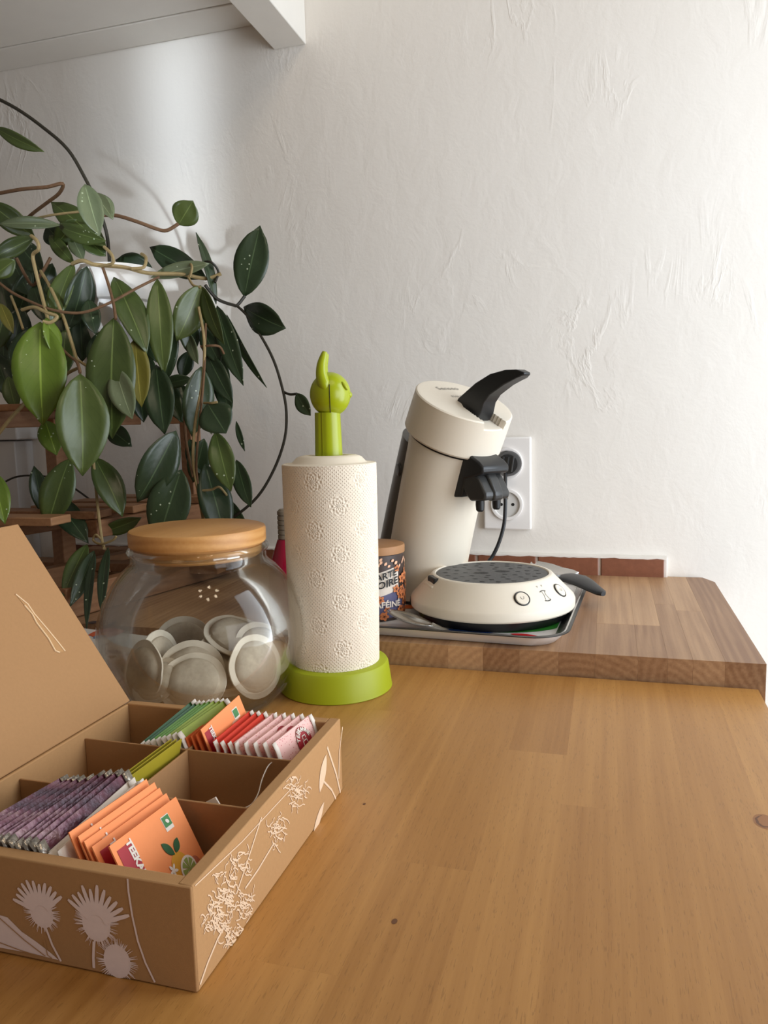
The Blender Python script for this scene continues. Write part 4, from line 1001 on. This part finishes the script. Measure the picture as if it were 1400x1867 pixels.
for pts in (((0, 1672), (45, 1712), (84, 1742)), ((0, 1717), (40, 1732), (80, 1744)), ((82, 1712), (88, 1740), (96, 1746))):
    pk.put(stroke2d([fpx(*p_) for p_ in pts], .0006), .0006)
pk.build('printed_stalk', 'kraft', fp, world=True)
ps = Print(sidefn)
def sstroke(pts, w_, lf=.0003): ps.put(stroke2d([clipz(spx(*p_)) for p_ in pts], w_), lf)
sstroke([(364, 1795), (378, 1755), (396, 1712), (408, 1690)], .0016); sstroke([(446, 1620), (470, 1585), (498, 1538)], .0013); sstroke([(430, 1630), (452, 1565), (476, 1490)], .0013)
sstroke([(620, 1445), (612, 1410), (596, 1362)], .002); sstroke([(612, 1462), (604, 1440), (590, 1425)], .0016); sstroke([(617, 1420), (618, 1370), (624, 1325)], .0014); sstroke([(355, 1614), (440, 1535), (540, 1427)], .0007)
def scribble(cx, cy, rx, ry, n_):
    for i in range(n_):
        a = rp_.uniform(0, 6.283); q_ = math.sqrt(rp_.random()); x_, y_ = cx + rx * q_ * math.cos(a), cy + ry * q_ * math.sin(a)
        b_ = rp_.uniform(0, 6.283); pts = []
        for k in range(5):
            pts.append((x_, y_)); b_ += rp_.uniform(-1.3, 1.3); x_ += 3.6 * math.cos(b_); y_ += 4.6 * math.sin(b_)
        try: sstroke(pts, .0007, .0003)
        except Exception: pass
scribble(400, 1660, 22, 34, 46); scribble(436, 1645, 28, 30, 44); scribble(420, 1700, 24, 22, 34); scribble(386, 1678, 14, 16, 22); scribble(440, 1570, 26, 22, 26); scribble(506, 1515, 16, 30, 32); scribble(540, 1445, 18, 26, 40); scribble(414, 1605, 20, 22, 24)
a, b = spx(582, 1445), spx(594, 1375); ps.put(leaf2d(a[0], a[1], b[0], b[1], .012), .0003); a, b = spx(570, 1524), spx(590, 1462); ps.put(leaf2d(a[0], a[1], b[0], b[1], .008), .0003)
ps.build('printed_umbel', 'print_cream', rp, world=True)

# ------------------------------------------------------------------ tea bags
def bag(name, label, cat, mat, top_far, top_near, lean, h, bulge=.0012, thick=.0022, group=None, edge=None, kind=None):
    """top_far / top_near: the two upper corners; lean: degrees the top leans to the left of upright"""
    a, b = Vector(top_near), Vector(top_far); wv = b - a; w = wv.length; wv.normalize()
    dn = Vector((math.sin(R(lean)), 0, -math.cos(R(lean)))); dn = (dn - wv * dn.dot(wv)).normalized()
    nr = wv.cross(dn); nr = nr if nr.x > 0 or nr.z > 0 else -nr
    if nr.x < 0: nr = -nr
    base_ = a + wv * (w / 2) + dn * h
    o = thing(name, label, cat, base_, group=group)
    def f(u_, v_, side):           # u across 0..1, v down 0..1
        e_ = (1 - abs(2 * u_ - 1) ** 4) * (1 - abs(2 * v_ - 1) ** 4)
        return a + wv * (w * u_) + dn * (h * v_) + nr * (side * (thick * .25 + (thick * .25 + bulge) * max(0, e_))) - base_
    N = 7; mb = MB()
    for side in (1, -1):
        mb.add([f(i / N, j / N, side) for j in range(N + 1) for i in range(N + 1)], [(j * (N + 1) + i, j * (N + 1) + i + 1, (j + 1) * (N + 1) + i + 1, (j + 1) * (N + 1) + i) for j in range(N) for i in range(N)])
    n2 = (N + 1) ** 2
    ring = [i for i in range(N + 1)] + [j * (N + 1) + N for j in range(1, N + 1)] + [N * (N + 1) + i for i in range(N - 1, -1, -1)] + [j * (N + 1) for j in range(N - 1, 0, -1)]
    for k in range(len(ring)):
        p_, q_ = ring[k], ring[(k + 1) % len(ring)]; mb.f.append((p_, q_, q_ + n2, p_ + n2)); mb.mi.append(0)
    ob = mb.build('sachet', mat, o, angle=60)
    if edge:
        for u0, u1 in ((-.035, .05), (.95, 1.035)):
            vs_ = []
            for k in range(9):
                v_ = k / 8; wob = .0007 * math.sin(k * 2.4 + a.x * 900)
                for u_ in (u0, u1): vs_.append(a + wv * (w * u_) + dn * (h * v_) + nr * (.0016 + wob) - base_)
            mb = MB(); mb.add(vs_, [(2 * k, 2 * k + 1, 2 * k + 3, 2 * k + 2) for k in range(8)])
            mb.build('sealed_edge', edge, o, thick=.0005)
    def ink(u_, v_, l):
        return f(u_, v_, 1) + nr * l
    return o, ink, w, h
ORD = ['first', 'second', 'third', 'fourth', 'fifth', 'sixth', 'seventh', 'eighth', 'ninth', 'tenth', 'eleventh', 'twelfth']
def inkshape(ink, w, h, shape, lift, name, mat, parent):
    Print(lambda x, y, l: ink(x / w, y / h, l)).put(shape, lift).build(name, mat, parent)
def xf(shape, cx, cy, rot=0.0, flipy=False):
    c_, s_ = math.cos(rot), math.sin(rot)
    return [(cx + x * c_ - (-y if flipy else y) * s_, cy + x * s_ + (-y if flipy else y) * c_) for x, y in shape[0]], shape[1]
def word(body, size, cx, cy, bold=.0003, rot=0.0):
    return xf(text2d(body, size, 'CENTER', bold), cx, cy, rot, True)

# front row: foil purple, white, orange
OR_far = [(-.2745, .0665), (-.2690, .0650), (-.2655, .0618), (-.2610, .0588), (-.2545, .0572)]
OR_near = [(-.2785, .0675), (-.2728, .0660), (-.2692, .0636), (-.2645, .0612), (-.2535, .0630)]
oh = .050
for i, ((fx_, fz_), (nx_, nz_)) in enumerate(zip(OR_far, OR_near)):
    k = 4 - i; front = i == 4
    lab = 'orange paper tea sachet with citrus picture in front of the orange stack' if front else f'plain orange paper tea sachet, {ORD[k]} behind the citrus picture one'.replace('first behind', 'directly behind')
    o, ink, w, h = bag('tea_sachet', lab, 'tea bag', 'bag_orange', (fx_, .394, fz_), (nx_, .327, nz_), 24 + i * 1.2, oh, .0008, .0018, 'orange sachets in the tea box')
    # logo block low at the near end, printed sideways
    lx, ly = .0090, .0185
    Lg = ([(lx - .0065, ly - .0085), (lx + .0050, ly - .0085), (lx + .0050, ly + .020), (lx - .0065, ly + .020)], [(0, 1, 2, 3)])
    N_ = 6; gv = [(lx - .006 + .0125 * a_ / N_, ly - .014 + .027 * b_ / N_) for b_ in range(N_ + 1) for a_ in range(N_ + 1)]
    gf = [(b_ * (N_ + 1) + a_, b_ * (N_ + 1) + a_ + 1, (b_ + 1) * (N_ + 1) + a_ + 1, (b_ + 1) * (N_ + 1) + a_) for b_ in range(N_) for a_ in range(N_)]
    inkshape(ink, w, h, (gv, gf), .0002, 'logo_block', 'logo_red', o)
    inkshape(ink, w, h, word('TEEKANNE', .0062, lx + .002, ly, .0003, R(90)), .0004, 'lettering', 'bag_paper', o)
    if front:
        inkshape(ink, w, h, rect2d(.0445, .0045, .0525, .0135, 4), .0002, 'seal_border', 'bag_paper', o)
        inkshape(ink, w, h, rect2d(.0450, .0050, .0520, .0112, 4), .0004, 'organic_seal', 'logo_green', o)
        inkshape(ink, w, h, disc2d(.0485, .0082, .0017, .0012, 10, .6), .0006, 'seal_leaf', 'bag_paper', o)
        inkshape(ink, w, h, disc2d(.0425, .0360, .0085, .0105, 22), .0002, 'printed_fruit', 'print_fruit', o)
        inkshape(ink, w, h, leaf2d(.0420, .0265, .0350, .0165, .0052), .0004, 'printed_leaf', 'print_leaf', o)
        inkshape(ink, w, h, leaf2d(.0435, .0262, .0500, .0195, .0055), .0004, 'printed_leaf', 'print_leaf', o)
        inkshape(ink, w, h, disc2d(.0480, .0385, .0078, .0078, 24), .0006, 'lime_rind', 'bag_paper', o)
        for q_ in range(8):
            a_ = q_ * math.pi / 4; vs_ = [(.0480, .0385)] + [(.0480 + .0064 * math.cos(a_ + d_), .0385 + .0064 * math.sin(a_ + d_)) for d_ in (-.30, -.1, .1, .30)]
            inkshape(ink, w, h, (vs_, [(0, 1, 2, 3, 4)]), .0008, 'lime_segment', 'print_lime', o)
        inkshape(ink, w, h, disc2d(.0555, .0405, .0055, .0062, 18), .0003, 'printed_grapefruit', 'print_rose', o)
        for (bx_, by_) in ((.0350, .0330), (.0345, .0415)):
            for q_ in range(5):
                a_ = q_ * 1.2566 + .4; inkshape(ink, w, h, leaf2d(bx_, by_, bx_ + .0042 * math.cos(a_), by_ + .0042 * math.sin(a_), .0018), .0005, 'printed_blossom', 'bag_paper', o)
for i in range(2):
    x_ = -.2895 + i * .006
    bag('tea_sachet', f'white paper tea sachet between purple and orange stacks, {("nearer the purple", "nearer the orange")[i]}', 'tea bag', 'bag_paper', (x_ + .003, .394, .0645), (x_ - .001, .325, .0560 + .002 * i), 25, .048, .001, .002, 'white sachets in the tea box', 'bag_paper')
for i in range(11):
    x_ = -.3445 + i * .0048
    bag('tea_sachet', f'purple foil tea sachet in the front row, {ORD[i]} from the lid', 'tea bag', 'bag_purple', (x_ + .006 + rs.uniform(-.001, .001), .396, .0600 + .0009 * i + rs.uniform(-.0014, .0014)), (x_, .324, .0605 + rs.uniform(-.001, .001)), 26, .049, .0008, .0016, 'purple sachets in the tea box', 'foil')
# back row
gm = ['bag_dark_green', 'bag_dark_green', 'bag_green', 'bag_green', 'bag_green', 'bag_lime', 'bag_lime', 'bag_lime']
for i in range(8):
    x_ = -.3330 + i * .0046
    bag('tea_sachet', f'green tea sachet in the back row, {ORD[i]} from the lid', 'tea bag', gm[i], (x_ + .0150 - i * .0004, .524, .0650 + .0006 * i + rs.uniform(-.001, .001)), (x_, .4735, .0500 + .0016 * i), 30, .046, .0006, .0014, 'green sachets in the tea box', 'bag_paper')
for i in range(4):
    up = i == 3; x_ = -.2935 + i * .0042
    o, ink, w, h = bag('tea_sachet', 'tall orange tea sachet sticking up in the back row' if up else f'low orange tea sachet in the back row, {ORD[i]} beside the green ones', 'tea bag', 'bag_orange' if up else 'bag_rust', (x_ + .0045, .524, .0735 if up else .0625 + .003 * i), (x_ - .001, .4735, .0655 if up else .0580 + .0015 * i), 16, .056 if up else .05, .0006, .0016, 'orange sachets in the back row')
    if up:
        inkshape(ink, w, h, rect2d(.036, .005, .043, .0135, 4), .0002, 'seal_border', 'bag_paper', o); inkshape(ink, w, h, rect2d(.0367, .0057, .0423, .0118, 4), .0004, 'organic_seal', 'logo_green', o)
        inkshape(ink, w, h, rect2d(.002, .004, .0105, .026, 4), .0002, 'logo_block', 'logo_red', o); inkshape(ink, w, h, word('TEEKANNE', .0046, .0075, .014, .0002, R(90)), .0004, 'lettering', 'bag_paper', o)
        inkshape(ink, w, h, leaf2d(.028, .021, .040, .014, .010), .0003, 'printed_cinnamon', 'petal_pale', o); inkshape(ink, w, h, leaf2d(.0355, .0185, .040, .0215, .005), .0005, 'printed_leaf', 'print_leaf', o)
for i in range(3):
    x_ = -.2715 + i * .0060
    bag('tea_sachet', f'bright red tea sachet in the back row, {ORD[i]} from the orange ones', 'tea bag', 'bag_red', (x_ + .0035, .525, .0610), (x_ - .001, .474, .0575), 16, .048, .0012, .002, 'red sachets in the tea box', 'bag_paper')
for i in range(5):
    x_ = -.2545 + i * .0075; last = i == 4
    o, ink, w, h = bag('tea_bag', 'pink paper tea bag with red oval logo at the right of the back row' if last else f'pink paper tea bag in the back row, {ORD[i]} from the red ones', 'tea bag', 'bag_pink', (x_ + .0065, .525, .0610 + .0003 * i), (x_ - .001, .474, .0580 + .0006 * i), 15 + i, .047, .0022, .003, 'pink tea bags in the tea box', 'bag_paper')
    if i >= 2:
        cx_, cy_ = .031, .0128
        inkshape(ink, w, h, disc2d(cx_, cy_, .0092, .0112, 28), .0006, 'oval_logo', 'logo_red', o)
        if last:
            bw = Print(lambda x, y, l: ink(x / w, y / h, l))
            for q_, ch in enumerate('TEEKANNE'):
                an = R(-158 + q_ * 19.5); bw.put(xf(text2d(ch, .0046, 'CENTER', .0002), cx_ + .0062 * math.cos(an), cy_ + .0076 * math.sin(an), an + R(90), True), .0009)
            bw.put(stroke2d([(cx_ - .0026, cy_ - .001), (cx_ - .0032, cy_ + .004), (cx_ - .001, cy_ + .0075), (cx_ + .0022, cy_ + .0065), (cx_ + .003, cy_ + .003), (cx_ + .002, cy_ - .001), (cx_ - .0026, cy_ - .001)], .0008), .0009).put(stroke2d([(cx_ - .002, cy_ - .002), (cx_ - .002, cy_ - .0045), (cx_ + .0018, cy_ - .0045), (cx_ + .0018, cy_ - .002)], .0008), .0009)
            bw.build('lettering', 'bag_paper', o)
# middle left: yellow sachets
for i in range(3):
    x_ = -.3060 + i * .0042
    bag('tea_sachet', f'yellow green tea sachet in the middle compartment, {ORD[i]} from the lid', 'tea bag', 'bag_yellow', (x_ + .0050, .4655, .0600 + .0005 * i), (x_ - .0005, .4085, .0560 + .0008 * i), -16, .048, .0005, .0014, 'yellow sachets in the tea box')
# middle right: a loose tea bag with its thread
o, ink, w, h = bag('tea_bag', 'loose white tea bag with thread in the middle compartment', 'tea bag', 'bag_paper', at_y(393, 1453, .4120), at_y(330, 1487, .4120), 40, .034, .0012, .0022)
tp_ = [at_y(382, 1462, .425), at_y(425, 1475, .412), at_y(455, 1469, .418), at_y(470, 1448, .44), at_y(478, 1420, .452), at_y(490, 1395, .466), at_y(505, 1386, .472), at_y(514, 1388, .476)]
mb = MB(); mb.tube(spline([p_ - o.matrix_basis.translation for p_ in tp_], 6), .0004, 6); mb.build('thread', 'bag_paper', o)
